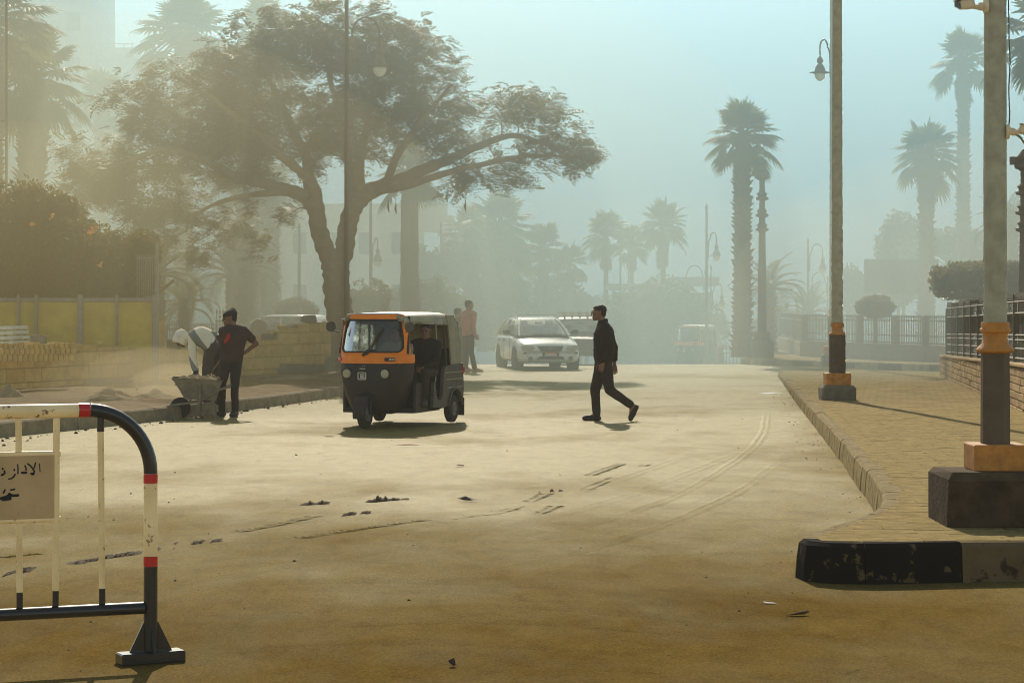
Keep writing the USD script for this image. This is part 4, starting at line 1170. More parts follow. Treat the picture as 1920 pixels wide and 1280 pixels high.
# ---------------------------------------------------------------- street lamps
M('lamp_paint', (.085, .058, .038), .7, .2, 10, .15, 60, dust=.30)
M('lamp_orange', (.45, .18, .03), .6, .3, 12, .3, 60, dust=.4)
M('lamp_block', (.045, .028, .018), .9, .6, 7, 1.0, 24, dust=.5, spec=.1)
M('lamp_pole_veiled', (.34, .32, .23), .65, .2, 10, .15, 60, dust=.3)  # upper pole colour paled to stand for a veil of haze
M('lamp_block_grey', (.14, .12, .085), .9, .4, 7, .7, 30, dust=.7)
M('lamp_glass', (.55, .52, .45), .25, .1, 5)

def lamp_head(t, c, s=1.0, name='lantern'):
    c = np.array(c, float)
    L = lambda pr: [(r * s, z * s) for r, z in pr]
    p = obj(name, lathe(L([(.015, .02), (.03, 0), (.085, -.05), (.10, -.11), (.085, -.17), (.05, -.20), (.07, -.22), (.13, -.30), (.165, -.40), (.175, -.46), (.32, -.475), (.32, -.49), (.17, -.50)]), 16, c), MATS['lamp_paint'], t, 40)
    obj('glass', lathe(L([(.165, -.502), (.17, -.56), (.14, -.66), (.07, -.73), (.01, -.745)]), 16, c), MATS['lamp_glass'], p, True)

def crook(t, z0, reach, rise, side, s=1.0, r=.03, drop_=.25, az=0.0):
    """shepherd's-crook arm from the pole at height z0, curling over to hang a lantern"""
    pts = [(0.06, z0 - .55), (.07, z0), (.10, z0 + rise * .6)]
    n = 10
    for k in range(n + 1):
        a = math.pi * (1 - k / n)
        pts.append((reach / 2 + math.cos(a) * (reach / 2 - .1) + .03, z0 + rise * .75 + math.sin(a) * reach * .5))
    pts.append((reach - .07, z0 + rise * .75 - drop_))
    P3 = [[side * x * math.cos(az), side * x * math.sin(az), z] for x, z in pts]
    obj('arm', tube(catmull(P3, 3), r, 7), MATS['lamp_paint'], t, 40)
    lamp_head(t, P3[-1], s)

def street_lamp(label, loc, block, plinth, shaft, collar_z, pole_r, top, block_mat, arm=None, rz=0.0, collar=.125, group='tall street lamps'):
    t = thing('street_lamp', label, 'street lamp', loc, 0, group)
    bw, bh = block
    obj('base_block', cbx((0, 0, bh / 2 - .02), (bw, bw, bh + .04), .045, rz=rz, jit=.006), block_mat, t)
    pw, ph = plinth
    obj('plinth', cbx((0, 0, bh + ph / 2), (pw, pw, ph), .008, rz=rz), MATS['lamp_orange'], t)
    z = bh + ph
    obj('lower_shaft', lathe([(shaft * 1.04, z), (shaft, collar_z)], 8, rz=rz + .39), MATS['lamp_paint'], t)
    ck = collar / .125
    obj('collar', lathe([(.08 * ck, collar_z - .02), (.125 * ck, collar_z), (.13 * ck, collar_z + .012), (.118 * ck, collar_z + .03), (.09 * ck, collar_z + .055), (.082 * ck, collar_z + .10), (.085 * ck, collar_z + .12), (.104 * ck, collar_z + .135), (.106 * ck, collar_z + .15), (.095 * ck, collar_z + .165), (.098 * ck, collar_z + .185), (.092 * ck, collar_z + .20), (.05 * ck, collar_z + .203)], 24), MATS['lamp_orange'], t, 40)
    obj('pole', lathe([(pole_r, collar_z + .19), (pole_r * .96, collar_z + 1.5), (pole_r * .80, top)], 14), MATS['lamp_pole_veiled'], t, 40)
    obj('finial', lathe([(pole_r * .8, top), (pole_r * 1.3, top + .05), (pole_r, top + .12), (.01, top + .4)], 12), MATS['lamp_orange'], t, 40)
    if arm:
        for a in arm:
            crook(t, *a)
    return t
LB = at(1869, 985, 15.3)
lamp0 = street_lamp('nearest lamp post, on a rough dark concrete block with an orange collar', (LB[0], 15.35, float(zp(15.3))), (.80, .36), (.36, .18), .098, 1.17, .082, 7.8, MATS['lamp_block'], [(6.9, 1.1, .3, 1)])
LB = at(1573, 740, 36.4)
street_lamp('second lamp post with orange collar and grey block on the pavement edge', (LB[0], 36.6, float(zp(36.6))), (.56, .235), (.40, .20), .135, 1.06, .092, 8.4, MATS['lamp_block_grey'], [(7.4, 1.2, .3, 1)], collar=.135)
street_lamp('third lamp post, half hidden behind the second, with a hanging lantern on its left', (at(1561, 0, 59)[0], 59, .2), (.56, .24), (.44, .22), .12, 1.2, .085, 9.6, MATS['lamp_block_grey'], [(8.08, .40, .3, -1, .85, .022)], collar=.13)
lp = thing('street_lamp', 'tall dark lamp post in front of the big tree, its lantern hanging right', 'street lamp', (at(650, 0, 53)[0], 53, .17), 0, 'tall street lamps')
obj('pole', lathe([(.12, -.1), (.12, .3), (.075, .35), (.06, 2), (.045, 9.2)], 10), MATS['lamp_paint'], lp, 40)
obj('collar', lathe([(.08, .75), (.13, .78), (.12, .84), (.09, .92), (.1, .98), (.07, 1.0)], 14), MATS['lamp_paint'], lp, 40)
crook(lp, 7.75, .85, .25, 1, .95, .022, .28)
def thin_lamp(label, px, pytop, d, zb, heads, r=.05, extra=0.0, s=.8):
    z = at(px, pytop, d)
    t = thing('street_lamp', label, 'street lamp', (z[0], d, zb), 0, 'far street lamps')
    h = z[2] - zb
    obj('pole', lathe([(r * 1.5, 0), (r * 1.4, 1.0), (r, 1.05), (r * .7, h)], 8), MATS['lamp_paint'], t, 40)
    obj('finial', lathe([(r * .7, h), (r * 1.1, h + .04), (.008, h + .2)], 8), MATS['lamp_paint'], t)
    for (zz, reach, side) in heads:
        crook(t, zz, reach, .2, side, s, .022, .22)
    return t
thin_lamp('far lamp post with a short arm to the right above the far three-wheeler', 1325, 392, 80, -.6, [(4.55, .42, 1)], .06)
thin_lamp('thinner far lamp post with a curled arm, just right of that one', 1333, 505, 92, -1.1, [(3.3, .52, 1)], .04)
thin_lamp('very faint lamp post with its arm curling left over the canopy', 1322, 512, 108, -1.6, [(4.6, .95, -1), ], .04)
thin_lamp('slim lamp post with a curled arm left of the second lamp post', 1515, 456, 84, .2, [(3.35, .62, 1)], .045)
thin_lamp('faint lamp post curling left behind the second lamp post', 1552, 525, 105, .2, [(2.5, .8, -1)], .045)
thin_lamp('faint lamp post with its arm behind the second lamp post, right of it', 1589, 500, 100, .2, [(2.75, .6, -1)], .045)
thin_lamp('slim pole rising between the distant pair of palms', 1163, 470, 100, -1.5, [], .05)
thin_lamp('slender pole just right of that one among the distant palms', 1178, 465, 108, -1.7, [], .035)
thin_lamp('plain grey pole left of the big tree trunk', 561, 428, 72, .05, [], .06)
thin_lamp('plain grey pole with a bracket right of the big tree trunk', 695, 352, 74, .05, [(3.6, .3, 1)], .06)
thin_lamp('thin pole between the bushes behind the auto rickshaw', 827, 425, 88, .0, [], .05)
thin_lamp('slim pole behind the roof of the white car', 1017, 520, 96, -1.3, [], .05)
mast = thing('mast', 'thin dark mast with short cross bars at the left edge of the picture', 'mast', (at(12, 0, 52)[0], 52, .1))
obj('pole', lathe([(.035, 0), (.03, 9)], 8), MATS['lamp_paint'], mast)
for z in (5.05, 5.45, 5.9):
    obj('cross_bar', bx((-.18, 0, z), (.38, .03, .04)), MATS['lamp_paint'], mast)

def ornate_post(label, px, pytop, d, zb, r=.10, top=True):
    z = at(px, pytop, d); h = z[2] - zb
    t = thing('ornate_post', label, 'lamp post', (z[0], d, zb), 0, 'knobbed ornamental lamp posts')
    obj('base', MB(cbx((0, 0, .25), (.62, .62, .5), .03), cbx((0, 0, .62), (.44, .44, .26), .02)), MATS['lamp_block_grey'], t)
    obj('shaft', lathe([(r * 1.35, .75), (r * 1.2, h * .45), (r * .95, h * .72), (r * .8, h)], 10), MATS['lamp_paint'], t, 40)
    for q in (.735, .815, .91):
        obj('knob', lathe([(r * .9, h * q - .13), (r * 1.8, h * q - .10), (r * 1.9, h * q - .05), (r * 1.1, h * q), (r * 1.6, h * q + .06), (r * .9, h * q + .13)], 10), MATS['lamp_paint'], t, 40)
    obj('head', MB(lathe([(r, h), (r * 2.1, h + .06), (r * 2.2, h + .14), (r * 1.2, h + .22), (r * 1.5, h + .3), (r * .4, h + .44)], 10), bx((-.17, 0, h + .2), (.26, .1, .16))), MATS['lamp_paint'], t, 40)
    return t
ornate_post('knobbed ornamental post beside the stout fan palm', 1429, 338, 65, .2)
op2 = ornate_post('knobbed ornamental post cut by the right frame edge, with an arm reaching left', 1921, 320, 46, .2)
obj('arm', tube(catmull([[0, 0, 4.85], [-.12, 0, 5.0], [-.28, 0, 5.06], [-.45, 0, 5.08]], 4), .022, 6), MATS['lamp_paint'], op2)

# surveillance cameras on the nearest post
M('camera_white', (.62, .50, .33), .5, .1, 8)
M('camera_grey', (.30, .29, .27), .4, .1, 8)
M('lens_glass', (.02, .02, .025), .1)
def cctv(label, z, az, side):
    t = thing('security_camera', label, 'camera', (lamp0.GetAttribute('xformOp:translate').Get()[0] + side * .072, 15.35 - .04, z), 0, 'cameras on the nearest lamp post')
    obj('mount', xf(MB(lathe([(.05, -.012), (.05, .012), (.03, .02), (.025, .05)], 14), ), np.array([[0, 0, side], [0, 1, 0], [1, 0, 0]]), (0, 0, 0)), MATS['camera_white'], t, 40)
    obj('bracket', tube([[side * .04, 0, 0], [side * .075, 0, -.005], [side * .09, 0, .01]], .018, 8), MATS['camera_white'], t, 40)
    R = rot([0, 0, 1], az) @ rot([0, 1, 0], 6 * side)
    obj('housing', xf(cbx((0, 0, 0), (.105, .07, .062), .012), R, (side * .135, -.005, .012)), MATS['camera_white'], t)
    obj('visor', xf(MB(bx((side * .012, 0, .035), (.125, .076, .006)), bx((side * .02, .037, .012), (.10, .004, .045))), R, (side * .135, -.005, .012)), MATS['camera_grey'], t)
    obj('lens', xf(MB(bx((side * .054, 0, -.002), (.004, .055, .045)), cyl((side * .056, 0, 0), .016, .006, 'x', 12)), R, (side * .135, -.005, .012)), MATS['lens_glass'], t)
cctv('upper security camera, pointing left from the nearest lamp post', at(0, 12, 15.3)[2], 8, -1)
cctv('lower security camera, pointing right from the nearest lamp post', at(0, 247, 15.3)[2], -8, 1)
lx = lamp0.GetAttribute('xformOp:translate').Get()[0]
obj('cable', tube(catmull([[lx + .082, 15.33, 4.2], [lx + .085, 15.31, 3.6], [lx + .092, 15.31, 3.4], [lx + .084, 15.31, 3.2], [lx + .09, 15.31, 3.05], [lx + .085, 15.31, 2.95]], 5), .004, 5), MATS['lens_glass'], None, label='thin black cable running down the nearest lamp post to its lower camera', cat='cable')
# ---------------------------------------------------------------- auto rickshaw (three-wheeler). Local frame: front towards -y, picture right is +x
M('rick_black', (.016, .012, .011), .5, .25, 8, dust=.10)
M('rick_orange', (.78, .21, .012), .42, .12, 6, dust=.12)
M('rick_grey', (.060, .054, .043), .55, .3, 8, dust=.35)
M('canopy_cloth', (.25, .23, .15), .50, .2, 6, .2, 120, dust=.25)
M('interior_dark', (.02, .018, .017), .8)
M('tyre', (.022, .02, .018), .9, .3, 20, .3, 60, dust=.15)
M('rim', (.12, .11, .095), .5, .2, 20, dust=.2)
M('lens_clear', (.34, .30, .20), .25, .2, 30)
M('chrome', (.6, .58, .52), .25, .1, 5, metal=1.0)
M('badge_white', (.62, .58, .48), .5)
M('sticker_red', (.45, .03, .02), .5)
M('rubber', (.015, .014, .014), .7)
glass = pane('pane_clear', (.80, .82, .76), .015, .04)

def wheel(t, c, r, w, rim_r, name='wheel', n=24):
    c = np.array(c, float)
    o = [(-w * .30, rim_r), (-w * .5, rim_r + .012), (-w * .5, r - .03), (-w * .36, r - .006), (0, r), (w * .36, r - .006), (w * .5, r - .03), (w * .5, rim_r + .012), (w * .30, rim_r)]
    a = np.arange(n) * 2 * math.pi / n
    tyre = loft(np.array([np.stack([np.full(n, x), rr * np.cos(a), rr * np.sin(a)], 1) for x, rr in o]) + c)
    p = obj(name, tyre, MATS['tyre'], t, 40)
    rm = MB()
    for s in (-1, 1):
        rm.add(xf(lathe([(.001, .028), (.035, .028), (.045, .018), (rim_r * .55, .004), (rim_r * .85, .012), (rim_r * 1.0, .02), (rim_r * 1.02, -.02)], n), np.array([[0, 0, s], [0, 1, 0], [-s, 0, 0]]), c + [s * w * .30, 0, 0]))
    obj('rim', rm, MATS['rim'], p, 40)
    return p

def auto_rickshaw(label, loc, rz, group=None, driver=True):
    t = thing('auto_rickshaw', label, 'auto rickshaw', loc, rz, group)
    # nose: plan curves lofted upward
    def ring(z, hw, yf, yb=-.42, e=2.6):
        a = np.linspace(0, math.pi, 21)
        x = hw * np.sign(np.cos(a)) * np.abs(np.cos(a)) ** (2 / e); y = yb + (yf - yb) * np.abs(np.sin(a)) ** (2 / e)
        return np.stack([x, y, np.full(21, z)], 1)
    obj('nose_cowl', loft([ring(.20, .30, -.80), ring(.28, .37, -.90), ring(.45, .44, -.97), ring(.65, .49, -.99), ring(.80, .515, -.97), ring(.895, .52, -.94), ring(.905, .518, -.935)]), MATS['rick_black'], t, 40)
    obj('nose_band', loft([ring(.906, .524, -.938), ring(.93, .53, -.935), ring(1.015, .527, -.905), ring(1.03, .52, -.895)]), MATS['rick_orange'], t, 40)
    yy = lambda x, z: -.895 + (z - 1.03) * .26 + .30 * np.abs(x / .55) ** 3.2
    def bend(m, off=0.0):
        v, f = geo(m)
        x, z, d = v[:, 0], v[:, 1], v[:, 2]
        return np.stack([x, yy(x, z) + d + off, z], 1), f
    def panel(poly, th, off=0.0):
        mm = trimesh.creation.extrude_polygon(poly, th, engine='earcut')
        mm = mm.subdivide_to_size(.07, max_iter=6)
        return bend(mm, off)
    outer = Polygon([(-.525, 1.03), (.525, 1.03), (.50, 1.30), (.45, 1.605), (-.45, 1.605), (-.50, 1.30)]).buffer(-.10).buffer(.10, 8).union(sbox(-.525, 1.028, .525, 1.13))
    hole = Polygon([(-.475, 1.055), (.475, 1.055), (.452, 1.30), (.405, 1.525), (-.405, 1.525), (-.452, 1.30)]).buffer(-.08).buffer(.08, 8)
    obj('windscreen_frame', panel(outer.difference(hole), .035), MATS['rick_orange'], t, 30)
    obj('rubber_seal', panel(hole.difference(hole.buffer(-.022)), .045, -.008), MATS['rubber'], t, 30)
    obj('windscreen', panel(hole.buffer(-.021), .005, .012), glass, t, 30)
    obj('visor_trim', panel(outer.intersection(sbox(-.6, 1.592, .6, 1.7)), .05, -.01), MATS['chrome'], t, 30)
    wz = lambda x, z: (x, float(yy(np.array(x), z)) - .022, z)
    wp = obj('wiper', MB(tube([wz(-.035, 1.035), wz(.06, 1.18), wz(.15, 1.34)], .007, 5), tube([wz(.02, 1.06), wz(.20, 1.40)], .010, 5), bx(wz(-.03, 1.04), (.09, .03, .035), R=rot([0, 1, 0], -25))), MATS['rubber'], t)
    yf = lambda x, z: float(np.interp(z, [.45, .65, .80, .895], [-.97, -.99, -.97, -.94])) + .16 * abs(x / .5) ** 3
    for sx in (-1, 1):
        h = obj('headlight', lathe([(.001, .03), (.05, .026), (.062, .012), (.064, -.03)], 18)[0] @ np.array([[1, 0, 0], [0, 0, 1], [0, -1, 0]]) * [1, 1, 1] + [sx * .285 - .02, yf(.285, .76) + .002, .765] if False else xf(lathe([(.064, -.05), (.064, .008), (.052, .022), (.001, .028)], 18), np.array([[1, 0, 0], [0, 0, -1], [0, 1, 0]]), (sx * .285 - .012, yf(.285, .76) + .01, .765)), MATS['lens_clear'], t, 40)
        obj('lamp_ring', xf(lathe([(.062, -.04), (.074, -.04), (.074, .012), (.066, .014), (.064, .004)], 18), np.array([[1, 0, 0], [0, 0, -1], [0, 1, 0]]), (sx * .285 - .012, yf(.285, .76) + .01, .765)), MATS['rubber'], h)
    # badge with the letters and its frame, a small maker's line above it
    y0 = -1.012
    fr = rrect(.125, .105, .022)
    bd = obj('badge', extr(fr.difference(rrect(.108, .088, .016)), .012, RXZ, (-.045, y0 + .012, .735)), MATS['badge_white'], t)
    obj('lettering', xf(meshkit.text_mesh('RE', .044, .012, bold=True), np.array([[1, 0, 0], [0, 0, -1], [0, 1, 0]]), (-.045 - .031, y0 + .016, .705)), MATS['badge_white'], bd)
    obj('badge_bar', bx((-.045, y0 + .012, .764), (.06, .01, .008)), MATS['badge_white'], bd)
    for k, x in enumerate((-.078, -.064, -.05, -.036, -.022, -.008)):
        obj('maker_letter', bx((x, y0 + .03, .835), (.009, .012, .012)), MATS['badge_white'], bd)
    for x in (-.055, -.022):
        obj('rivet', xf(lathe([(.006, 0), (.004, .006), (.0005, .008)], 8), np.array([[1, 0, 0], [0, 0, -1], [0, 1, 0]]), (x, y0 + .055, .87)), MATS['badge_white'], t)
    for x, w in ((.335, .15), (-.44, .10)):
        p = obj('sticker', bx((x, float(yf(abs(x), .89)) - .01, .965), (w, .012, .048), rz=math.atan2(.16 * 3 * (abs(x) / .5) ** 2 / .5, 1) * np.sign(x)), MATS['sticker_red'] if x < 0 else MATS['rubber'], t)
        if x > 0:
            obj('sticker_flag', bx((x - .045, float(yf(abs(x), .89)) - .028, .965), (.045, .006, .034), rz=.37), MATS['sticker_red'], p)
            for k in range(4):
                obj('sticker_letter', bx((x - .005 + k * .021, float(yf(abs(x), .89)) - .018 + k * .008, .965), (.012, .006, .018 + .008 * (k % 2)), rz=.37), MATS['badge_white'], p)
        else:
            for k in range(3):
                obj('sticker_letter', bx((x - .02 + k * .021, float(yf(abs(x), .89)) - .018 - k * .006, .965), (.012, .006, .02), rz=-.5), MATS['badge_white'], p)
    # front mudguard and fork
    obj('front_mudguard', xf(loft([[[x, math.cos(a) * r, math.sin(a) * r] for x, r in ((-.095, .215), (-.085, .25), (0, .268), (.085, .25), (.095, .215), (.08, .225), (0, .245), (-.08, .225))] for a in np.linspace(math.radians(15), math.radians(200), 16)]), None, (0, -1.0, .235)), MATS['rick_black'], t, 40)
    obj('fork', tube([[.075, -1.0, .2], [.07, -.93, .5], [.03, -.86, .7]], .022, 6), MATS['rick_black'], t)
    wheel(t, (0, -1.0, .205), .205, .105, .105, 'front_wheel')
    for s in (-1, 1):
        wheel(t, (s * .565, 1.0, .205), .205, .11, .105, 'rear_wheel')
    # floor, tub, seats
    obj('floor', MB(bx((0, .05, .235), (1.06, 1.1, .07)), bx((0, .95, .30), (1.05, .7, .16))), MATS['interior_dark'], t)
    obj('engine_box', cbx((0, 1.1, .30), (.7, .45, .22), .03), MATS['interior_dark'], t)
    for s in (-1, 1):
        side = Polygon([(-.46, .20), (.02, .20), (.06, .30), (.08, .55), (.02, .62), (-.44, .62)]).buffer(-.02).buffer(.02)
        obj('side_apron', extr(side, .04, RYZ, (s * .53, 0, 0)), MATS['rick_black'], t)
        tub = Polygon([(.06, .26), (.5, .24), (1.36, .30), (1.39, .5), (1.36, .86), (.62, .84), (.52, .76), (.47, .42), (.40, .36), (.26, .36), (.20, .44), (.16, .62), (.10, .62)])
        tub = tub.difference(Point(1.0, .205).buffer(.29, 24)).buffer(-.012).buffer(.012)
        sp = obj('side_panel', extr(tub, .05, RYZ, (s * .60, 0, 0)), MATS['rick_grey'], t)
        arch = Point(1.0, .205).buffer(.315, 24).difference(Point(1.0, .205).buffer(.288, 24)).intersection(sbox(0, .25, 2, 2))
        obj('wheel_arch', extr(arch, .03, RYZ, (s * .635, 0, 0)), MATS['rick_grey'], sp)
        for z, y0_ in ((.52, .66), (.64, .58), (.74, .56)):
            obj('pressed_rib', bx((s * .628, (y0_ + 1.34) / 2, z), (.010, 1.34 - y0_, .014)), MATS['canopy_cloth'], sp)
        obj('tail_lamp', cbx((s * .60, 1.37, .76), (.08, .07, .11), .02), MATS['sticker_red'], t)
        obj('mud_flap', bx((s * .57, 1.36, .22), (.14, .02, .26)), MATS['rubber'], t)
        # canopy side: rear quarter, valance, strap
        quarter = Polygon([(.92, .85), (1.36, .86), (1.35, 1.15), (1.20, 1.44), (1.02, 1.56), (.70, 1.58), (.78, 1.46), (.86, 1.2)])
        obj('canopy_quarter', extr(quarter, .022, RYZ, (s * .585, 0, 0)), MATS['canopy_cloth'], t)
        val = Polygon([(-.70, 1.52), (-.70, 1.43), (-.3, 1.46), (.3, 1.44), (.9, 1.43), (1.0, 1.56)])
        v, f = extr(val, .016, RYZ, (0, 0, 0))
        v[:, 0] += s * np.interp(v[:, 1], [-.7, .2, 1.3], [.47, .57, .59])
        obj('valance', (v, f), MATS['canopy_cloth'], t)
        obj('strap', tube([[s * .585, .28, 1.46], [s * .60, .30, 1.0], [s * .595, .24, .62]], .011, 5), MATS['canopy_cloth'], t)
        obj('door_bar', tube([[s * .575, .62, 1.47], [s * .60, .68, .84]], .016, 6), MATS['rick_black'], t)
        m_ = obj('mirror', MB(tube([[s * .50, -.72, 1.34], [s * .58, -.78, 1.37], [s * .60, -.78, 1.40]], .009, 5), xf(lathe([(.001, .03), (.055, .022), (.075, 0), (.07, -.008), (.001, -.008)], 16), np.array([[1, 0, 0], [0, 0, 1], [0, -1, 0]]), (s * .60, -.79, 1.42)) if s < 0 else xf(lathe([(.001, .03), (.055, .022), (.075, 0), (.07, -.008), (.001, -.008)], 16), np.array([[1, 0, 0], [0, 0, 1], [0, -1, 0]]), (s * .585, -.79, 1.42))), MATS['rick_grey'], t, 40)
        obj('windscreen_post', tube([[s * .51, -.66, 1.04], [s * .47, -.52, 1.56]], .022, 6), MATS['rick_black'], t)
    # cloth roof: rounded sections from the windscreen to the tail
    rings = []
    for y, hw, zt, zs in ((-.69, .44, 1.592, 1.50), (-.5, .49, 1.605, 1.49), (-.2, .54, 1.612, 1.48), (.3, .57, 1.622, 1.47), (.85, .585, 1.62, 1.46), (1.1, .588, 1.59, 1.44), (1.24, .585, 1.50, 1.36), (1.33, .58, 1.34, 1.22), (1.37, .575, 1.12, 1.06)):
        a = np.linspace(0, math.pi, 17)
        e = 4.2
        x = hw * np.sign(np.cos(a)) * np.abs(np.cos(a)) ** (2 / e); z = zs + (zt - zs) * np.abs(np.sin(a)) ** (2 / e)
        sag = 1 - .012 * math.sin((y + .7) * 7) ** 2
        up = np.stack([x, np.full(17, y), zs + (z - zs) * sag], 1)
        rings.append(np.vstack([up, np.stack([x[::-1] * .97, np.full(17, y), zs + (z[::-1] - zs) * .75 - .012], 1)]))
    obj('canopy_roof', loft(np.array(rings)), MATS['canopy_cloth'], t, 50)
    back = Polygon([(-.57, .86), (.57, .86), (.575, 1.1), (.52, 1.3), (-.52, 1.3), (-.575, 1.1)]).difference(rrect(.62, .22, .05).buffer(0).intersection(sbox(-.4, -.2, .4, .2)) if False else affinity.translate(rrect(.62, .24, .05), 0, 1.08))
    obj('canopy_back', extr(back, .02, RXZ, (0, 1.365, 0)), MATS['canopy_cloth'], t)
    obj('back_panel', bx((0, 1.36, .58), (1.16, .05, .54)), MATS['rick_grey'], t)
    obj('rear_seat', MB(cbx((0, .88, .58), (1.04, .5, .14), .04), cbx((0, 1.20, .86), (1.0, .12, .44), .04, R=rot([1, 0, 0], -10))), MATS['interior_dark'], t)
    obj('driver_seat', MB(cbx((.05, -.02, .60), (.8, .36, .12), .03), cbx((.0, .20, .72), (.95, .05, .72), .02)), MATS['interior_dark'], t)
    obj('handlebar', MB(tube([[-.22, -.42, .98], [-.1, -.52, 1.0], [.08, -.53, .99], [.26, -.52, 1.0], [.38, -.42, .98]], .014, 6), tube([[.08, -.53, .99], [.08, -.62, .8]], .03, 8)), MATS['rubber'], t)
    obj('hanging_ornament', tube(catmull([[-.18, -.70, 1.50], [-.185, -.71, 1.38], [-.195, -.73, 1.2], [-.20, -.75, 1.10]], 4), .006, 5), MATS['rubber'], t)
    return t

RICK_A = -math.radians(18)
rick0 = auto_rickshaw('near auto rickshaw with an orange windscreen frame over a black nose', (-1.74, 32.15, .012), RICK_A)
fx = at(1301, 0, 81.5)
rick1 = dup(rick0, (fx[0], 81.5, float(gz(np.array(fx[0]), np.array(81.5))) + .01), -math.radians(23), 'distant auto rickshaw coming over the crest of the road in the haze', scale=(1.0, 1.0, 1.03))

# ---------------------------------------------------------------- cars
def car(label, loc, rz, paint, W=1.67, L=4.1, Ht=1.40, boxy=False, rack=None, cat='car', kind='hatch', plate=True, squash=None):
    t = thing('car', label, cat, loc, rz, scale=squash)
    hw = W / 2
    y0, y1 = -L / 2, L / 2
    bl = .92 if not boxy else 1.02       # belt line
    if boxy:
        prof = [(y0, .62, .9, .50, .80), (y0 + .06, .50, .97, .46, .96), (y0 + .3, .40, 1.0, .44, 1.0), (y0 + 1.0, .36, 1.0, .42, 1.03), (y0 + 1.5, .34, 1.0, .42, 1.05), (y1 - .6, .34, 1.0, .42, 1.05), (y1 - .06, .40, .98, .46, 1.03), (y1, .5, .92, .5, .95)]
    else:
        prof = [(y0, .36, .76, .30, .54), (y0 + .05, .28, .86, .26, .62), (y0 + .16, .22, .93, .24, .705), (y0 + .4, .20, .97, .22, .765), (y0 + .8, .19, 1.0, .22, .835), (y0 + 1.15, .19, 1.0, .22, .90), (y0 + 1.6, .19, 1.0, .22, .93), (0.3, .19, 1.0, .22, .93), (y1 - .6, .20, 1.0, .24, .94), (y1 - .2, .24, .97, .28, .93), (y1 - .04, .30, .92, .34, .86), (y1, .38, .84, .40, .78)]
    rings = []
    for y, zb, k, zs, zt in prof:
        w = hw * k
        pts = [(w * .80, zb), (w * .95, zb + .05), (w, zb + .16), (w * 1.0, zt - .22 if zt - .22 > zb + .2 else zb + .2), (w * .985, zt - .10), (w * .93, zt - .035), (w * .80, zt), (w * .4, zt + .022)]
        ring = [(x, y, z) for x, z in pts] + [(0, y, zt + .028)] + [(-x, y, z) for x, z in pts[::-1]]
        rings.append(ring)
    obj('body', loft(np.array(rings)), paint, t, 38)
    # cabin glass, roof, pillars
    if boxy:
        cb = [(1.04, .95, y0 + 1.32, y1 - .1), (1.30, .91, y0 + 1.46, y1 - .14), (1.62, .84, y0 + 1.62, y1 - .2), (1.70, .80, y0 + 1.70, y1 - .26)]
    else:
        cb = [(.93, .90, y0 + 1.02, y1 - .22), (1.10, .85, y0 + 1.34, y1 - .34), (1.30, .75, y0 + 1.72, y1 - .62), (Ht - .035, .70, y0 + 1.88, y1 - .82), (Ht, .64, y0 + 2.0, y1 - .95)]
    def cring(z, k, ya, yb, grow=0.0):
        w = hw * k + grow; ya -= grow; yb += grow; c = .10
        q = [(-w + c, ya - .05), (0, ya - .085), (w - c, ya - .05), (w, ya + c), (w, (ya + yb) / 2), (w, yb - c), (w - c, yb), (-w + c, yb), (-w, yb - c), (-w, (ya + yb) / 2), (-w, ya + c)]
        return [(x, y, z) for x, y in q]
    obj('cabin_glass', loft(np.array([cring(*q) for q in cb[:-1]]), False), glass_dark, t, 30)
    roof_r = [cring(*cb[-2], .006), cring(*cb[-1], .004), cring(cb[-1][0] + .018, cb[-1][1] * .9, cb[-1][2] + .12, cb[-1][3] - .12)]
    obj('roof', loft(np.array(roof_r)), paint, t, 40)
    rr = [cring(*q, .004) for q in cb[:-1]]
    for idx in (0, 2, 3, 4, 5, 6, 7, 8, 9, 10):
        if idx in (3, 10):
            continue
        obj('pillar', tube([np.array(r[idx]) for r in rr], .026 if idx in (0, 2) else .03, 5), paint, t)
    # interior
    ins = MB()
    for s_ in (-1, 1):
        ins.add(cbx((s_ * hw * .42, y0 + L * .50, .92), (.46, .16, .62), .06)); ins.add(cbx((s_ * hw * .42, y0 + L * .50, 1.25 if not boxy else 1.36), (.22, .10, .16), .04))
    ins.add(cbx((0, y0 + L * .70, .95), (W * .72, .16, .50), .05)); ins.add(cbx((0, y0 + 1.28 + (.25 if boxy else 0), .90 if not boxy else 1.04), (W * .8, .36, .14), .04))
    obj('interior', ins, MATS['interior_dark'], t)
    obj('rear_view_mirror', cbx((.0, y0 + 1.75, Ht - .14 if not boxy else 1.52), (.20, .03, .06), .015), MATS['rubber'], t)
    zf_ = lambda z: y0
    wr = .285 if not boxy else .36
    ax0, ax1 = y0 + .78, y1 - .80
    for s_ in (-1, 1):
        for ay in (ax0, ax1):
            obj('wheel_arch', cyl((s_ * (hw - .10), ay, wr + .03), wr + .065, .215, 'x', 22), MATS['rubber'], t)
            wheel(t, (s_ * (hw - .085), ay, wr), wr, .20, wr * .62)
        m_ = obj('side_mirror', MB(cbx((s_ * (hw + .085), y0 + 1.42, bl + .10), (.19, .10, .125), .035), tube([[s_ * hw * .9, y0 + 1.45, bl + .04], [s_ * (hw + .03), y0 + 1.43, bl + .07]], .02, 5)), MATS['rubber'], t)
        obj('door_line', MB(bx((s_ * (hw + .001), y0 + 1.42, .60), (.006, .012, .55)), bx((s_ * (hw + .001), y0 + 2.42, .60), (.006, .012, .55))), MATS['rubber'], t)
        for yy_ in (y0 + 2.25, y0 + 3.1):
            obj('door_handle', cbx((s_ * (hw + .008), yy_, .80), (.03, .13, .03), .008), MATS['rubber'], t)
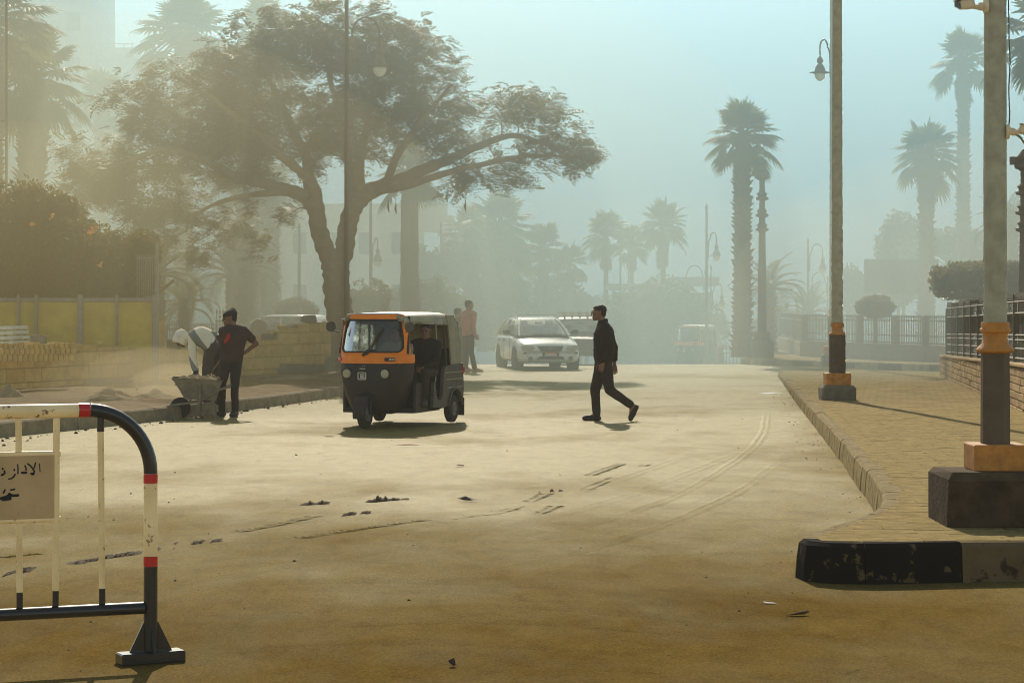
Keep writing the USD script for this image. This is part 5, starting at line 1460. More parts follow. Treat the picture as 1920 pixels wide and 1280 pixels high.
    if not boxy:
        def front(x, z):     # y of the rounded front at x
            return y0 + .0 + .07 * abs(x / hw) ** 3 + max(0, (z - .53)) * .75
        for s_ in (-1, 1):
            hp = []
            for x, z in ((.40, .585), (.44, .66), (.70, .685), (.745, .62), (.72, .555), (.5, .55)):
                hp += [(s_ * x, front(x, z) - .055 - .02 * (z < .6), z), (s_ * x, front(x, z) + .14, z)]
            hl = obj('headlight', Manifold.hull_points(np.array(hp)), MATS['lens_clear'], t, 20)
            obj('fog_lamp', cyl((s_ * .52, front(.52, .34) - .015, .335), .055, .05, 'y', 16), M('fog_dark', (.10, .095, .085), .4), t, 30)
            obj('bumper_insert', cbx((s_ * .66, front(.66, .47) - .035, .475), (.09, .03, .045), .008), MATS['rubber'], t)
            obj('indicator', cbx((s_ * .60, front(.6, .40) - .03, .405), (.03, .02, .02), .004), MATS['rubber'], t)
        g = Polygon([(-.33, .66), (.33, .66), (.26, .53), (.20, .515), (-.20, .515), (-.26, .53)])
        gv, gf_ = extr(g, .05, RXZ, (0, y0 - .035, 0)); gv[:, 1] += np.maximum(0, gv[:, 2] - .53) * .75
        gr = obj('grille', (gv, gf_), MATS['rubber'], t)
        for k in range(3):
            obj('grille_bar', bx((0, y0 - .062 + (.02 + k * .035) * .75, .55 + k * .035), (.44 + k * .06, .008, .008)), M('grille_grey', (.12, .115, .10), .4), gr)
        obj('emblem', xf(extr(Point(0, 0).buffer(.035, 12).difference(Point(0, 0).buffer(.022, 12)), .012), RXZ, (0, y0 - .015, .60)), MATS['chrome'], gr)
        obj('lower_intake', extr(Polygon([(-.30, .385), (.30, .385), (.36, .31), (-.36, .31)]), .05, RXZ, (0, y0 + .010, 0)), MATS['rubber'], t)
        obj('intake_slot', MB(bx((-.40, y0 + .085, .345), (.18, .03, .02), rz=-.16), bx((.40, y0 + .085, .345), (.18, .03, .02), rz=.16)), MATS['rubber'], t)
        obj('plate_holder', cbx((0, y0 + .022, .44), (.46, .05, .13), .015), MATS['rubber'], t)
        obj('bonnet_seam', MB(tube([[-.70, y0 + .42, .79], [-.72, y0 + .8, .84], [-.74, y0 + 1.1, .90]], .004, 4), tube([[.70, y0 + .42, .79], [.72, y0 + .8, .84], [.74, y0 + 1.1, .90]], .004, 4)), MATS['rubber'], t)
        for s_ in (-1, 1):
            obj('windscreen_wiper', tube([[s_ * .05 - .25, y0 + .965, .952], [s_ * .25, y0 + .985, .962], [s_ * .25 + .22, y0 + 1.0, .957]], .009, 4), MATS['rubber'], t)
        py_, pz, px_ = y0 - .008, .435, .0
    else:
        obj('grille', cbx((0, y0 + .0, .76), (1.0, .10, .30), .02), MATS['rubber'], t)
        for s_ in (-1, 1):
            obj('headlight', cbx((s_ * .60, y0 - .0, .80), (.22, .09, .20), .03), MATS['lens_clear'], t)
        obj('bumper', cbx((0, y0 - .09, .50), (1.70, .16, .20), .04), M('bumper_dark', (.05, .047, .04), .6, dust=.3), t)
        py_, pz, px_ = y0 - .185, .56, -.42
    if plate:
        p = obj('licence_plate', bx((px_, py_, pz), (.30, .012, .155)), MATS['badge_white'], t)
        obj('plate_band', bx((px_, py_ - .008, pz + .052), (.30, .006, .05)), M('plate_red', (.62, .09, .035), .5), p)
        r = np.random.default_rng(3)
        for k in range(6):
            x = px_ - .115 + k * .045
            obj('plate_digit', MB(bx((x, py_ - .008, pz - .028), (.009, .005, .05), R=rot([0, 1, 0], r.uniform(-25, 25))), bx((x + .008, py_ - .008, pz - .008 - .02 * (k % 3)), (.022, .005, .008))), MATS['rubber'], p)
    if rack == 'bars':
        for s_ in (-1, 1):
            obj('roof_rail', MB(tube([[s_ * .52, y0 + 1.95, Ht + .05], [s_ * .53, .4, Ht + .06], [s_ * .5, y1 - 1.0, Ht + .05]], .014, 6), *[tube([[s_ * .52, yy_, Ht - .005], [s_ * .52, yy_, Ht + .05]], .014, 5) for yy_ in (y0 + 1.98, .3, y1 - 1.05)]), MATS['chrome'], t, 40)
        obj('roof_bar', tube([[-.52, y0 + 2.05, Ht + .075], [.52, y0 + 2.05, Ht + .075]], .013, 6), MATS['chrome'], t)
    if rack == 'lamps':
        z = 1.77
        rk = obj('roof_rack', MB(tube([[-.72, y0 + 1.75, z], [-.60, y0 + 1.65, z + .11], [.60, y0 + 1.65, z + .11], [.72, y0 + 1.75, z]], .02, 6), tube([[-.72, y0 + 1.75, z], [-.72, y1 - .3, z]], .02, 6), tube([[.72, y0 + 1.75, z], [.72, y1 - .3, z]], .02, 6), *[tube([[-.72, yy_, z], [.72, yy_, z]], .016, 5) for yy_ in (-.4, .3, 1.0, 1.7)]), M('rack_tan', (.50, .40, .20), .6, dust=.4), t, 40)
        for k in range(5):
            x = -.44 + k * .22
            obj('spot_lamp', MB(cyl((x, y0 + 1.60, z + .09), .065, .07, 'y', 12), bx((x, y0 + 1.64, z + .02), (.03, .03, .10))), MATS['rack_tan'], rk, 30)
            obj('roof_clip', cbx((x, y0 + 1.72, z - .03), (.06, .06, .07), .01), MATS['rubber'], rk)
    return t

glass_dark = pane('pane_car', (.62, .64, .58), .10, .05)
paint_white = M('paint_white', (.74, .73, .67), .22, .06, 5, coat=.5, dust=.15)
paint_dark = M('paint_dark', (.022, .018, .013), .45, .1, 5, dust=.12)
wc = at(1006, 0, 58.8)
car('dusty white hatchback with roof rails facing the camera', (wc[0], 58.8, .062), math.radians(9.5), paint_white, W=1.64, rack='bars', squash=(1, 1, .95))
dc = at(1089, 0, 64)
car('dark square-fronted car with a lamp rack on its roof, behind the white hatchback', (dc[0], 64.6, .0), -math.radians(4), paint_dark, 1.62, 4.0, 1.75, True, 'lamps', 'car', squash=(1, 1, .80))
gc = at(577, 0, 60)
car('white car parked behind the low wall, only its roof showing', (gc[0], 61, .05), math.radians(62), M('paint_silver', (.50, .50, .47), .25, .06, 5, coat=.5), rack=None, plate=False)

# ---------------------------------------------------------------- wheelbarrow
M('barrow_steel', (.20, .165, .115), .75, .3, 8, .3, 40, dust=.4)
wb = thing('wheelbarrow', 'dented steel wheelbarrow standing at the left kerb, full of dusty rubble', 'wheelbarrow', (at(374, 0, 34.2)[0], 34.25, .006), .10)
# tray: rectangular funnel with a rim. x to picture right (handles), wheel at left
def q4(x0, x1, y0, y1, z0, z1=None):
    return [(x0, y0, z0), (x1, y0, z1 if z1 is not None else z0), (x1, y1, z1 if z1 is not None else z0), (x0, y1, z0)]
outer = [q4(-.22, .24, -.20, .20, .30, .27), q4(-.33, .30, -.27, .27, .50, .46), q4(-.42, .345, -.32, .32, .625, .575), q4(-.44, .36, -.335, .335, .63, .58)]
innr = [q4(-.42, .34, -.315, .315, .628, .576), q4(-.32, .29, -.26, .26, .505, .465), q4(-.21, .23, -.19, .19, .315, .285)]
obj('tray', loft(np.array(outer + innr)), MATS['barrow_steel'], wb)
for s in (-1, 1):
    obj('side_stay', MB(tube([[-.16, s * .24, .60], [-.17, s * .22, .28]], .014, 5), tube([[.02, s * .30, .60], [.0, s * .24, .10]], .016, 5)), MATS['barrow_steel'], wb)
    obj('leg', MB(tube([[.20, s * .22, .28], [.24, s * .24, .0]], .018, 6), tube([[.20, s * .22, .28], [.02, s * .22, .08]], .014, 6), bx((.24, s * .24, .01), (.09, .05, .02))), MATS['barrow_steel'], wb)
    obj('handle', MB(tube([[-.45, s * .10, .20], [.0, s * .22, .26], [.30, s * .26, .44], [.50, s * .27, .50]], .017, 7)), MATS['barrow_steel'], wb, 40)
    obj('grip', tube([[.48, s * .27, .495], [.59, s * .27, .525]], .022, 8), MATS['rubber'], wb, 40)
obj('cross_brace', tube([[.13, -.24, .12], [.13, .24, .12]], .014, 5), MATS['barrow_steel'], wb)
wh = xf(MB(lathe([(.10, -.04), (.15, -.03), (.16, 0), (.15, .03), (.10, .04)], 18)), np.array([[1, 0, 0], [0, 0, -1], [0, 1, 0]]), (-.30, 0, .16))
obj('wheel', wh, MATS['tyre'], wb, 40)
obj('hub', cyl((-.30, 0, .16), .10, .05, 'y', 14), MATS['rim'], wb, 30)
heap_c = wb.GetAttribute('xformOp:translate').Get()
r_ = np.random.default_rng(8)
load = MB()
for k in range(60):
    load.add(cbx((heap_c[0] + r_.uniform(-.30, .26), heap_c[1] + r_.uniform(-.22, .22), .54 + r_.uniform(0, .07)), r_.uniform(.06, .14, 3), .02, R=rot([r_.random(), r_.random(), 1], r_.uniform(0, 90)), jit=.006))
obj('rubble', load, MATS['sand'], None, label='dusty broken rubble heaped in the wheelbarrow', cat='rubble', kind='stuff')
# ---------------------------------------------------------------- people
M('skin_brown', (.17, .085, .05), .55, .15, 10)
M('skin_tan', (.24, .125, .075), .55, .15, 10)
M('hair_black', (.012, .010, .009), .7, .3, 40)
M('eye_dark', (.05, .038, .03), .3)

def cloth(name, col, rough=.85):
    return M('cloth_' + name, col, rough, .22, 7, .35, 26, spec=.2)

def frame(fwd, up):
    f = np.asarray(fwd, float); f /= np.linalg.norm(f)
    u = np.asarray(up, float); u = u - f * (u @ f); u /= np.linalg.norm(u)
    return np.stack([np.cross(f, u), f, u], 1)      # columns: right, forward, up

def head_parts(c, fwd, up=(0, 0, 1), s=1.0):
    R = frame(fwd, up); c = np.asarray(c, float)
    P_ = lambda x, y, z: c + R @ (np.array([x, y, z]) * s)
    def el(p, r):
        return ICOV * 1.0 @ np.diag(np.asarray(r) * s) @ R.T + P_(*p)
    H_ = lambda *q: Manifold.hull_points(np.vstack([el(p, r) for p, r in q]))
    b = [H_(((0, -.022, .038), (.074, .088, .078)), ((0, .028, .028), (.066, .06, .066))),
         H_(((0, .03, .02), (.064, .055, .05)), ((0, .05, -.055), (.045, .042, .03)), ((0, .072, -.088), (.024, .02, .017)), ((0, -.02, -.03), (.056, .05, .05))),
         H_(((0, .092, .022), (.010, .010, .010)), ((0, .112, -.018), (.014, .013, .010))),
         H_(((-.03, .082, .038), (.018, .010, .008)), ((.03, .082, .038), (.018, .010, .008))),
         H_(((-.016, .092, -.052), (.008, .008, .006)), ((.016, .092, -.052), (.008, .008, .006))),
         H_(((0, .09, -.058), (.014, .009, .006)), ((0, .088, -.062), (.016, .008, .005)))]
    for sx in (-1, 1):
        b.append(H_(((sx * .076, -.005, .02), (.010, .022, .024)), ((sx * .072, 0, -.015), (.008, .012, .012))))
    eyes = [(ball(P_(sx * .03, .086, .016), .0115 * s), np.array(ICO.faces)) for sx in (-1, 1)]
    hair = H_(((0, -.032, .048), (.081, .092, .082)), ((0, .030, .072), (.066, .05, .045)), ((0, -.068, -.02), (.06, .035, .05)))
    return b, eyes, hair, P_, R

def hand_parts(w, d, palm_n, curl=.6, s=1.0, flip=1):
    """palm and five fingers from wrist w along d; palm_n is the way the palm faces"""
    d = np.asarray(d, float); d /= np.linalg.norm(d)
    n = np.asarray(palm_n, float); n = n - d * (n @ d); n /= np.linalg.norm(n)
    a = np.cross(d, n) * flip
    w = np.asarray(w, float)
    out = [hull((w, .022 * s), (w + d * .05 * s + a * .022 * s, .017 * s), (w + d * .05 * s - a * .022 * s, .017 * s), (w + d * .085 * s + a * .03 * s, .012 * s), (w + d * .085 * s - a * .03 * s, .012 * s))]
    for k, (o, L) in enumerate(((.031, .072), (.011, .082), (-.010, .076), (-.030, .060))):
        p = w + (d * .082 + a * o) * s; th = .15
        for j, q in enumerate((.45, .32, .23)):
            dr = d * math.cos(th) + n * math.sin(th)
            e = p + dr * L * q * s
            out.append(hull((p, (.0095 - j * .001) * s), (e, (.0088 - j * .001) * s)))
            p = e; th += curl * (1.0 if j == 0 else .9)
    p = w + (d * .03 + a * .028) * s
    for j, (dr, L) in enumerate(((d * .6 + a * .75 + n * .25, .042), (d * .85 + a * .3 + n * .45, .032), (d * .9 + n * .45, .024))):
        dr = dr / np.linalg.norm(dr); e = p + dr * L * s
        out.append(hull((p, (.013 - j * .0015) * s), (e, (.0115 - j * .0015) * s))); p = e
    return out

def person(label, loc, J, skin, top, bottom, shoes, hair='hair_black', rz=0.0, head_s=1.0, cap=None, sleeve=1.0, group=None, bare_foot=False, jacket_hem=.10, extra=None, loose=1.0, fat=1.0, top_name='jacket', legs=True):
    """J: joints in the person's own frame (metres): head, face (direction), up, neck, shL, shR, elL, elR, wrL, wrR, chest, belly, hipL, hipR, knL, knR, anL, anR, toL, toR, heL, heR"""
    t = thing('person', label, 'person', loc, rz, group)
    J = {k: np.asarray(v, float) for k, v in J.items()}
    hb, eyes, hr, P_, R = head_parts(J['head'], J['face'], J.get('up', (0, 0, 1)), head_s)
    body = list(hb)
    chin_back = P_(0, -.03, -.055)
    body.append(hull((chin_back, .052), (J['neck'], .056)))
    body.append(hull((J['neck'], .05), (J['shL'], .05), (J['shR'], .05), (J['chest'], .09)))
    body.append(hull((J['chest'], .095), (J['belly'], .09), (J['hipL'], .075), (J['hipR'], .075)))
    for s in 'LR':
        body.append(hull((J['sh' + s], .045), (J['el' + s], .036))); body.append(hull((J['el' + s], .036), (J['wr' + s], .025)))
        fd = J.get('hd' + s, J['wr' + s] - J['el' + s])
        pn = J.get('pn' + s, np.array([0, 0, -1.0]) if abs(fd[2]) < .7 * np.linalg.norm(fd) else J['face'] * -1)
        body += hand_parts(J['wr' + s], fd, pn, float(J.get('curl' + s, .55)), 1.0, -1 if s == 'L' else 1)
        if legs:
            body.append(hull((J['hip' + s], .07), (J['kn' + s], .046))); body.append(hull((J['kn' + s], .046), (J['an' + s], .034)))
            body.append(hull((J['an' + s], .034), (J['he' + s], .03), (J['to' + s], .022)))
    obj('body', blob(body, .034, 4), MATS[skin], t, True)
    for e in eyes:
        obj('eye', e, MATS['eye_dark'], t, True)
    if hair:
        keep = hr - Manifold.hull_points(np.vstack([P_(x, y, z) for x in (-.12, .12) for y in (.062, .25) for z in (-.2, .085)])) - Manifold.hull_points(np.vstack([P_(x, y, z) for x in (-.12, .12) for y in (-.02, .25) for z in (-.25, .018)])) - Manifold.hull_points(np.vstack([P_(x, y, z) for x in (-.12, .12) for y in (-.2, .25) for z in (-.3, -.05)]))
        v, f = blob([keep], .018, 2)
        v = v + (meshkit.fbm(v * 55, 2, 4)[:, None] - .5) * .006
        obj('hair', (v, f), MATS[hair], t, True)
    # upper garment
    k = loose
    g = [hull((J['neck'] - R[:, 2] * .01, .064), (J['shL'], .074 * k), (J['shR'], .074 * k), (J['chest'], .125 * k * fat)),
         hull((J['chest'], .125 * k * fat), (J['belly'], .125 * k * fat), (J['hipL'] * .9 + J['hipR'] * .1, .105 * k), (J['hipR'] * .9 + J['hipL'] * .1, .105 * k)),
         hull((J['shL'], .074 * k), (J['belly'], .10)), hull((J['shR'], .074 * k), (J['belly'], .10)),
         hull((J['shL'], .07), (J['hipL'], .09)), hull((J['shR'], .07), (J['hipR'], .09))]
    for s in 'LR':
        e1 = J['el' + s]
        if sleeve >= 1:
            w1 = J['wr' + s]
            g += [hull((J['sh' + s], .072 * k), (e1, .056 * k)), hull((e1, .056 * k), (w1, .040 * k))]
        else:
            m_ = J['sh' + s] + (e1 - J['sh' + s]) * sleeve
            g.append(hull((J['sh' + s], .072 * k), (m_, .060 * k)))
    g = Manifold.batch_boolean(g, OpType.Add)
    # collar and hem cut clean
    spine = J['neck'] - (J['hipL'] + J['hipR']) / 2; spine /= np.linalg.norm(spine)
    hemp = (J['hipL'] + J['hipR']) / 2 - spine * jacket_hem
    g = g.trim_by_plane(tuple(spine), float(spine @ hemp)) if jacket_hem is not None else g
    v, f = blob([g], .04, 5)
    n_ = trimesh.Trimesh(v, f, process=False).vertex_normals
    fold = (meshkit.fbm(v * [7, 7, 11] + 3, 3, 8) - .5) * .030 + (meshkit.fbm(v * 22, 2, 2) - .5) * .008
    v = v + n_ * fold[:, None]
    obj(top_name, (v, f), top, t, True)
    if legs:
        g = [hull((J['hipL'], .098 * k), (J['hipR'], .098 * k), ((J['hipL'] + J['hipR']) / 2 + spine * .08, .105 * k))]
        for s in 'LR':
            g += [hull((J['hip' + s], .095 * k), (J['kn' + s], .068 * k)), hull((J['kn' + s], .068 * k), (J['an' + s] + (J['kn' + s] - J['an' + s]) * .06, .056 * k))]
        v, f = blob(g, .04, 5)
        n_ = trimesh.Trimesh(v, f, process=False).vertex_normals
        v = v + n_ * ((meshkit.fbm(v * [9, 9, 6] + 9, 3, 3) - .5) * .026)[:, None]
        obj('trousers', (v, f), bottom, t, True)
        for s in 'LR':
            a, h, o = J['an' + s], J['he' + s], J['to' + s]
            if bare_foot:      # slippers: sole and strap
                up_ = a - (h + o) / 2; up_ = up_ / np.linalg.norm(up_)
                obj('slipper', blob([hull((h - up_ * .005, (.042)), (o, .036), ((h + o) / 2, .045)).trim_by_plane(tuple(-up_), float(-up_ @ (h - up_ * -.018))), hull(((h + o) / 2 + (o - h) * .05, .050), (o - (o - h) * .08 + up_ * .01, .042))], .015, 3), shoes, t, True)
            else:
                obj('shoe', blob([hull((h, .045), (o, .036), (a, .044)), hull((h, .045), ((h + o) / 2, .050), (o, .038))], .02, 4), shoes, t, True)
    if extra:
        extra(t, P_, R, J)
    return t

blackcloth = cloth('black', (.014, .010, .009)); darkjeans = cloth('charcoal', (.028, .021, .017)); brownred = cloth('plum', (.055, .030, .026)); navy = cloth('navy', (.025, .025, .03))
shoe_m = M('shoe_dark', (.03, .022, .018), .6, .2, 10); shoe_b = M('slipper_brown', (.022, .016, .014), .6, .2, 10)

# walking man, facing left across the road
def spect(t, P_, R, J):
    g = MB()
    for s in (-1, 1):
        a = np.linspace(0, 2 * math.pi, 17)
        g.add(tube([P_(s * .031 + .021 * math.cos(q), .100, .016 + .017 * math.sin(q)) for q in a], .0018, 5, False))
        g.add(tube([P_(s * .052, .098, .02), P_(s * .074, .06, .022), P_(s * .078, -.005, .024)], .0018, 5))
    g.add(tube([P_(-.010, .102, .018), P_(.010, .102, .018)], .0018, 5))
    obj('glasses', g, MATS['chrome'], t)
    # stand-up collar
    c = J['neck'] + [0, 0, .015]
    obj('collar', loft([[[c[0] + (.066 + k) * math.cos(a) + .012, c[1] + (.066 + k) * math.sin(a), c[2] + dz + .018 * math.cos(a)] for a in np.linspace(.0, 6.2832, 20, endpoint=False)] for k, dz in ((.012, -.05), (.004, .035), (-.006, .035), (.0, -.05))], False), blackcloth, t, 40)
    obj('phone', cbx(J['wrL'] + [-.045, .01, -.06], (.075, .012, .14), .004, R=rot([0, 1, 0], 20)), MATS['rubber'], t)
mw = at(1122, 0, 33.4)
person('man in black jacket and dark trousers walking left across the road', (mw[0], 33.4, .010), dict(
    head=(.005, -.01, 1.598), face=(-1, -.12, -.06), neck=(.055, 0, 1.455), chest=(.088, 0, 1.26), belly=(.085, 0, 1.03),
    shL=(.10, -.19, 1.385), shR=(.10, .19, 1.385), elL=(.17, -.25, 1.09), elR=(.24, .24, 1.08), wrL=(.055, -.22, .86), wrR=(.25, .22, .83),
    hdL=(-.3, .02, -1), hdR=(.05, 0, -1), pnL=(.1, 1, 0), pnR=(.1, -1, 0), curlL=.75, curlR=.6,
    hipL=(.105, -.085, .87), hipR=(.06, .085, .87), knL=(.155, -.10, .47), knR=(-.045, .09, .45), anL=(.49, -.10, .235), anR=(-.02, .10, .085),
    heL=(.555, -.10, .215), toL=(.475, -.10, .035), heR=(.015, .10, .04), toR=(-.205, .09, .032)),
    'skin_brown', blackcloth, darkjeans, shoe_b, extra=spect, bare_foot=True, jacket_hem=.0, loose=1.10, fat=1.18)

# standing worker with a cap and his hand on his hip
def cap_fn(t, P_, R, J):
    def E(p, r):
        return ICOV @ np.diag(r) @ R.T + P_(*p)
    m = Manifold.hull_points(np.vstack([E((0, -.03, .07), (.088, .098, .066)), E((0, .04, .062), (.074, .056, .040)), E((.02, -.075, .125), (.04, .035, .03))]))
    m = m.trim_by_plane(tuple(R[:, 2]), float(R[:, 2] @ P_(0, 0, .042)))
    obj('cap', blob([m], .02, 2), cloth('cap', (.03, .022, .02)), t, True)
    obj('cap_brim', blob([Manifold.hull_points(np.vstack([E((-.04, .09, .052), (.02, .014, .006)), E((.04, .09, .052), (.02, .014, .006)), E((0, .14, .044), (.03, .014, .005))]))], .012, 1), cloth('cap', 0), t, True)
    c = J['chest'] + np.array([-.095, -.135, .01])
    obj('shirt_print', blob([hull((c + [-.015, .012, -.05], (.026, .016, .03)), (c + [.04, .0, .055], (.03, .016, .026)), (c + [.05, .0, .0], (.012, .016, .02)))], .03, 1), M('print_red', (.30, .022, .012), .8), t, True)
w2 = at(430, 0, 34.7)
person('standing worker in dark tee shirt and cap, hand on hip, beside the wheelbarrow', (w2[0], 34.7, .008), dict(
    head=(.005, 0, 1.515), face=(-1, -.35, -.14), neck=(.055, .01, 1.385), chest=(.065, -.01, 1.20), belly=(.045, 0, 1.02),
    shL=(.215, .05, 1.325), shR=(-.085, -.07, 1.32), elL=(.405, .16, 1.125), elR=(-.135, .06, 1.12), wrL=(.225, .12, .985), wrR=(-.08, .02, .96),
    hdL=(-1, -.5, -.15), hdR=(.9, -.2, -.3), pnL=(0, -.3, -1), pnR=(0, -.2, -1), curlL=.5, curlR=.5,
    hipL=(.105, .02, .85), hipR=(-.05, -.03, .85), knL=(.085, -.01, .47), knR=(-.115, -.04, .47), anL=(.085, .03, .08), anR=(-.115, .0, .08),
    heL=(.095, .06, .04), toL=(.05, -.12, .03), heR=(-.10, .05, .04), toR=(-.19, -.10, .03)),
    'skin_brown', brownred, cloth('dark_trousers', (.035, .027, .025)), shoe_m, extra=cap_fn, sleeve=.62, jacket_hem=.0, loose=1.0, fat=.98)

# stooping worker in a hooded striped top
def striped():
    n = {"tc": ("texture_coordinate", {}), "mp": ("mapping", {"rotation": (0, .62, 0), "location": (.02, 0, 0)}), "s": ("separate_xyz", {}),
         "m": ("math", {"math_type": "multiply", "value2": 3.4}), "f": ("math", {"math_type": "fraction"}), "c": ("math", {"math_type": "greater_than", "value2": .62}),
         "x": ("mix_color", {"a": (.78, .68, .48), "b": (.24, .235, .18)}), "nz": ("noise_texture", {"scale": 26.0, "detail": 5.0}), "b": ("bump", {"strength": .35, "distance": .02}), "p": ("principled_bsdf", {"roughness": .9, "specular_ior_level": .2})}
    l = [("tc.object", "mp.vector"), ("mp.vector", "s.vector"), ("s.x", "m.value1"), ("m.value", "f.value1"), ("f.value", "c.value1"), ("c.value", "x.fac"), ("x.result", "p.base_color"), ("tc.object", "nz.vector"), ("nz.fac", "b.height"), ("b.normal", "p.normal")]
    return usdkit.material(stage, '/World/Looks/striped_cloth', n, l, surface="p.BSDF")
def hood_fn(t, P_, R, J):
    def E(p, r):
        return ICOV @ np.diag(r) @ R.T + P_(*p)
    m = Manifold.hull_points(np.vstack([E((0, -.035, .05), (.105, .115, .10)), E((0, .05, .06), (.09, .07, .075)), E((0, -.05, -.06), (.085, .07, .08)), E((0, .03, -.06), (.075, .05, .05))]))
    m = m - Manifold.hull_points(np.vstack([E((0, .10, -.01), (.062, .05, .085)), E((0, .22, -.01), (.075, .05, .10))]))
    v, f = blob([m], .02, 3)
    obj('hood', (v, f), MATS_S['hood'], t, True)
    for s in 'LR':
        w = J['wr' + s]; e = J['el' + s]; d = (w - e) / np.linalg.norm(w - e)
        obj('glove', blob([hull((w - d * .03, .042), (w + d * .03, .045)), hull((w + d * .03, .045), (w + d * .11 + [.01, 0, 0], .03)), hull((w + d * .03 + [0, -.03, 0], .02), (w + d * .09 + [.03, -.04, 0], .016))], .02, 3), cloth('glove', (.04, .028, .022)), t, True)
MATS_S = {'hood': cloth('hood', (.72, .64, .46))}
w1 = at(385, 0, 35.4)
person('stooping worker in a white hooded striped top, reaching into the wheelbarrow', (w1[0], 35.5, .14), dict(
    head=(-.37, -.10, 1.05), face=(-.55, -.25, -.80), up=(-.75, 0, .60), neck=(-.23, -.06, 1.125), chest=(-.10, -.02, 1.12), belly=(.07, .03, 1.05),
    shL=(-.19, -.20, 1.10), shR=(-.03, .18, 1.16), elL=(-.185, -.24, .80), elR=(.21, .16, 1.06), wrL=(-.125, -.30, .56), wrR=(.30, .04, .865),
    hdL=(.1, -.1, -1), hdR=(.1, -.3, -1), curlL=.7, curlR=1.0,
    hipL=(.08, -.09, .92), hipR=(.14, .10, .94), knL=(.02, -.12, .50), knR=(.15, .10, .50), anL=(.06, -.10, .10), anR=(.16, .12, .10),
    heL=(.09, -.06, .05), toL=(-.06, -.22, .035), heR=(.18, .16, .05), toR=(.06, 0, .035)),
    'skin_brown', striped(), cloth('grey_work', (.085, .072, .055)), shoe_m, hair=None, extra=hood_fn, loose=1.08, jacket_hem=-.04, top_name='hooded_top')
s0 = np.array([w1[0], 35.5, .14])
sh = thing('shovel', 'wooden-handled shovel held low by the stooping worker', 'shovel', s0)
obj('handle', tube([[.33, .03, .88], [.20, .0, .70], [-.08, -.06, .30]], .017, 8), MATS['wood_handle'], sh, True)
obj('blade', loft([[[-.08 + dx, -.06 - .11 * k, .30 + dz], [-.08 + dx - .02, -.06, .29 + dz], [-.08 + dx, -.06 + .11 * k, .30 + dz], [-.08 + dx + .006, -.06, .285 + dz]] for dx, dz, k in ((0, 0, .5), (-.03, -.04, 1), (-.17, -.22, 1), (-.22, -.28, .4))]), MATS['barrow_steel'], sh)

# two men talking in the distance
pk = at(879, 0, 55.6)
person('man in a pink shirt and dark trousers standing behind the auto rickshaw', (pk[0], 55.6, .062), dict(
    head=(.01, 0, 1.665), face=(.9, .35, -.1), neck=(-.01, 0, 1.52), chest=(-.03, 0, 1.31), belly=(-.01, 0, 1.10),
    shL=(-.13, .10, 1.45), shR=(.13, -.14, 1.44), elL=(-.17, .14, 1.16), elR=(.12, -.23, 1.15), wrL=(-.02, .18, 1.0), wrR=(.15, -.30, .93), hdR=(.3, 0, -.4), pnR=(0, 1, 0),
    hipL=(-.07, .05, .93), hipR=(.05, -.06, .93), knL=(-.06, .05, .50), knR=(.06, -.10, .50), anL=(-.07, .04, .09), anR=(.15, -.14, .09),
    heL=(-.10, .02, .04), toL=(.10, .08, .03), heR=(.13, -.12, .04), toR=(.33, -.16, .03)),
    'skin_tan', cloth('pink', (.46, .17, .13)), navy, M('shoe_tan', (.28, .15, .07), .7), jacket_hem=.02, loose=1.05, top_name='shirt')
dk = at(859, 0, 57.2)
person('man in dark clothes half hidden behind the auto rickshaw, beside the pink-shirted man', (dk[0], 57.2, .07), dict(
    head=(.0, 0, 1.46), face=(.9, .4, -.1), neck=(-.01, 0, 1.32), chest=(-.02, 0, 1.13), belly=(0, 0, .94),
    shL=(-.14, .08, 1.26), shR=(.12, -.10, 1.26), elL=(-.19, .10, .99), elR=(.13, -.16, .98), wrL=(-.12, .14, .80), wrR=(.18, -.10, .78),
    hipL=(-.07, .04, .80), hipR=(.06, -.05, .80), knL=(-.07, .04, .42), knR=(.10, -.07, .42), anL=(-.08, .03, .09), anR=(.13, -.10, .09),
    heL=(-.10, .02, .04), toL=(.08, .06, .03), heR=(.10, -.10, .04), toR=(.28, -.12, .03)),
    'skin_tan', cloth('dark_green', (.035, .033, .026)), cloth('brown_trousers', (.05, .04, .03)), shoe_m, loose=1.0)

# driver and front passenger inside the auto rickshaw
ro = np.array([-1.74, 32.15, 0.012])
person('driver in a pale shirt behind the windscreen of the near auto rickshaw', ro, dict(
    head=(.13, -.12, 1.30), face=(0, -1, -.05), neck=(.13, -.08, 1.17), chest=(.13, -.06, .98), belly=(.13, -.03, .80),
    shL=(.30, -.08, 1.12), shR=(-.04, -.08, 1.12), elL=(.38, -.28, .96), elR=(-.12, -.28, .96), wrL=(.30, -.43, 1.0), wrR=(-.04, -.43, 1.0), hdL=(-.3, -1, 0), hdR=(.3, -1, 0), curlL=1.0, curlR=1.0,
    hipL=(.22, .0, .72), hipR=(.04, .0, .72), knL=(.25, -.30, .72), knR=(.0, -.30, .72), anL=(.25, -.36, .38), anR=(.0, -.36, .38), heL=(.25, -.33, .32), heR=(0, -.33, .32), toL=(.25, -.46, .31), toR=(.0, -.46, .31)),
    'skin_brown', cloth('pale_shirt', (.26, .22, .17)), darkjeans, shoe_m, rz=RICK_A, jacket_hem=.02, top_name='shirt')
